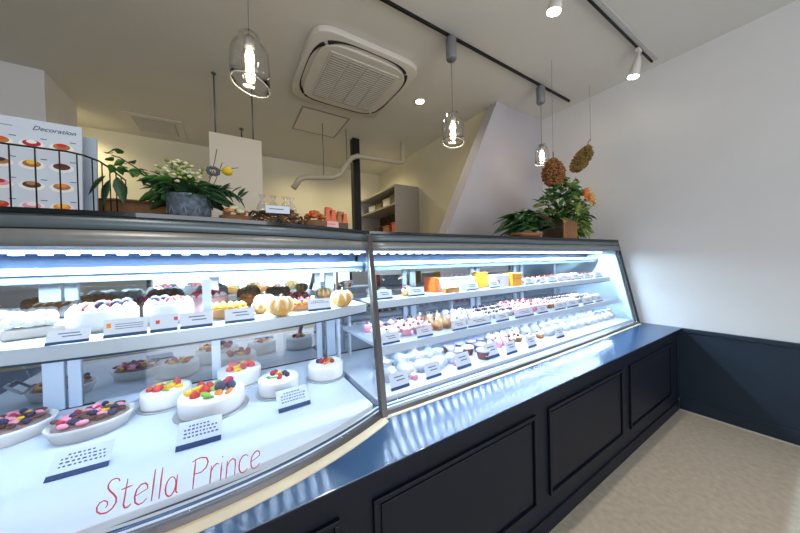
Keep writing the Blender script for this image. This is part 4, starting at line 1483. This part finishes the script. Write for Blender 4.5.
def pendant(X, label, zt_, zb, R, mount=True, rough=0.0, slope=.04):
    Y = 1.415
    t = thing('pendant_lamp', label, 'pendant lamp', (X, Y, ZC - .0205), 0, 'glass pendant lamps on the ceiling track')
    z0 = ZC - .0205
    b = MB(); b.lathe([(.030, -.150), (.036, -.140), (.036, -.012), (.030, -.001)], 22); b.build('track_socket', M_mount, t, True)
    b = MB(); b.tube([(0, 0, -.15), (0, 0, zt_ - z0 - .0)], .0022, 6); b.build('cable', M_cable, t, True)
    h = zt_ - zb
    b = MB()
    def fn(r, z, a):
        return r * (1 + .008 * math.sin(9 * a + z * 70))
    prof = [(R * .30, h), (R * .54, h * .98), (R * .58, h * .88), (R * .62, h * .84), (R * .88, h * .74), (R * .99, h * .60), (R * 1.02, h * .22), (R * .98, 0)]
    b.lathe(prof, 30, fn=fn, caps=False)
    for v in b.bm.verts:
        k = 1 - v.co.z / h
        v.co.z += -slope * (v.co.x / R) * k ** 2
        v.co.z += zb - z0
    o = b.build('glass_shade', M_jar, t, True)
    s = o.modifiers.new('solid', 'SOLIDIFY'); s.thickness = .003
    b = MB(); b.tube([(R * .98 * math.cos(a), R * .98 * math.sin(a), zb - z0 - slope * math.cos(a)) for a in [2 * PI * i / 30 for i in range(31)]], .0035, 6)
    b.build('glass_rim', mat('rim_glass', (225, 228, 222), .15, spec=1, alpha=.55), t, True)
    b = MB(); b.lathe([(.020, 0), (.022, .004), (.022, .045), (.012, .055), (.003, .06)], 18, M=Matrix.Translation((0, 0, zt_ - z0 - .06)))
    b.build('lamp_holder', M_steel, t, True)
    b = MB(); b.lathe([(.004, -.062), (.014, -.056), (.019, -.042), (.016, -.022), (.009, -.005), (.008, 0)], 16, M=Matrix.Translation((0, 0, zt_ - z0 - .06)))
    b.build('bulb', M_bulb, t, True)
    ld = bpy.data.lights.new('bulb_light', 'POINT')
    ld.energy = 2.2 if X < 2 else .7
    ld.color = (1, .82, .6)
    ld.shadow_soft_size = .02
    lo = bpy.data.objects.new('bulb_light', ld)
    COL.objects.link(lo)
    lo.parent = t
    lo.location = (0, 0, zt_ - z0 - .175)
    return t


pendant(.112, 'largest glass jar pendant lamp, slanted rim, above the flower pot', 2.245, 2.02, .080, slope=.018)
pendant(1.335, 'clear glass jar pendant lamp hanging right of the air conditioner', 2.215, 2.015, .072, slope=.008)
pendant(2.385, 'glass pendant lamp hanging behind the dried flowers', 2.22, 2.05, .056, slope=.0)

SPOTS = [(2.60, 'white spotlight near the right end of the pale-edged track'), (1.54, 'white spotlight at the top picture edge'), (.6, 'white spotlight above the camera on the pale-edged track')]
for X, lab in SPOTS:
    t = thing('spotlight', lab, 'spotlight', (X, .797, ZC - .0205), 0, 'white spotlights on the pale-edged track')
    b = MB(); b.box((-.03, -.012, -.022), (.03, .012, -.0005)); b.build('track_adapter', M_acw, t, False, .003)
    Mt2 = Matrix.Translation((0, 0, -.05)) @ Matrix.Rotation(.25, 4, 'X')
    b = MB(); b.tube([(0, 0, -.022), (0, 0, -.06)], .008, 8); b.build('swivel', M_acw, t, True)
    b = MB(); b.lathe([(.036, -.135), (.038, -.132), (.026, -.05), (.016, -.008), (.006, 0)], 24, M=Mt2); b.build('lamp_head', M_acw, t, True)
    b = MB(); b.lathe([(.033, -.142), (.034, -.1352)], 24, M=Mt2); b.build('lamp_lens', M_spotface, t, True)


# ------------------------------------------------------------------ lights
def area(name, loc, rot, sx, sy_, e, col, spread=PI):
    d = bpy.data.lights.new(name, 'AREA')
    d.shape = 'RECTANGLE'
    d.size = sx
    d.size_y = sy_
    d.energy = e
    d.color = col
    d.spread = spread
    o = bpy.data.objects.new(name, d)
    COL.objects.link(o)
    o.location = loc
    o.rotation_euler = rot
    return o


def spot(name, loc, e, col, size, blend=.6, tgt=None, r=.03):
    d = bpy.data.lights.new(name, 'SPOT')
    d.energy = e
    d.color = col
    d.spot_size = size
    d.spot_blend = blend
    d.shadow_soft_size = r
    o = bpy.data.objects.new(name, d)
    COL.objects.link(o)
    o.location = loc
    if tgt:
        o.rotation_euler = (Vector(tgt) - Vector(loc)).to_track_quat('-Z', 'Y').to_euler()
    return o


COOL = (.63, .86, 1.0)
area('case_led_light', (-.22, 1.180, 1.243), (0, 0, 0), 1.4, .025, 31, COOL)
area('case_led_light', (1.74, 1.180, 1.243), (0, 0, 0), 2.25, .025, 30, COOL)
area('daylight', (.7, -3.15, 1.4), (PI / 2, 0, 0), 3.6, 2.0, 80, (.93, .96, 1.0))
for X, _ in SPOTS + [(-.4, 0)]:
    spot('spot_beam', (X, .797 - .03, 2.56), 30, (1, .88, .74), 1.35 if X < 2.3 else 1.1, 1.0, (X if X < 2.3 else X - .4, .42, 0), .03)
spot('downlight_beam', (1.605, 2.144, 2.72), 12, (1, .88, .68), 2.6, .9, (1.605, 2.144, 0), .04)
for x, y in ((-1.3, 4.0), (-.3, 3.4), (1.75, 3.7), (.9, 3.7)):
    spot('kitchen_beam', (x, y, 2.71), 20, (1, .86, .54), 2.7, .9, (x, y, 0), .05)
wd = bpy.data.worlds.new('world')
wd.use_nodes = True
wd.node_tree.nodes['Background'].inputs['Color'].default_value = (.75, .85, 1, 1)
wd.node_tree.nodes['Background'].inputs['Strength'].default_value = 1.0
sc.world = wd

sc.view_settings.view_transform = 'Standard'
sc.view_settings.look = 'None'
sc.view_settings.gamma = 1
sc.view_settings.use_curve_mapping = False
sc.view_settings.exposure = 0.0
sc.cycles.max_bounces = 10
sc.cycles.transparent_max_bounces = 24
sc.cycles.sample_clamp_indirect = 4
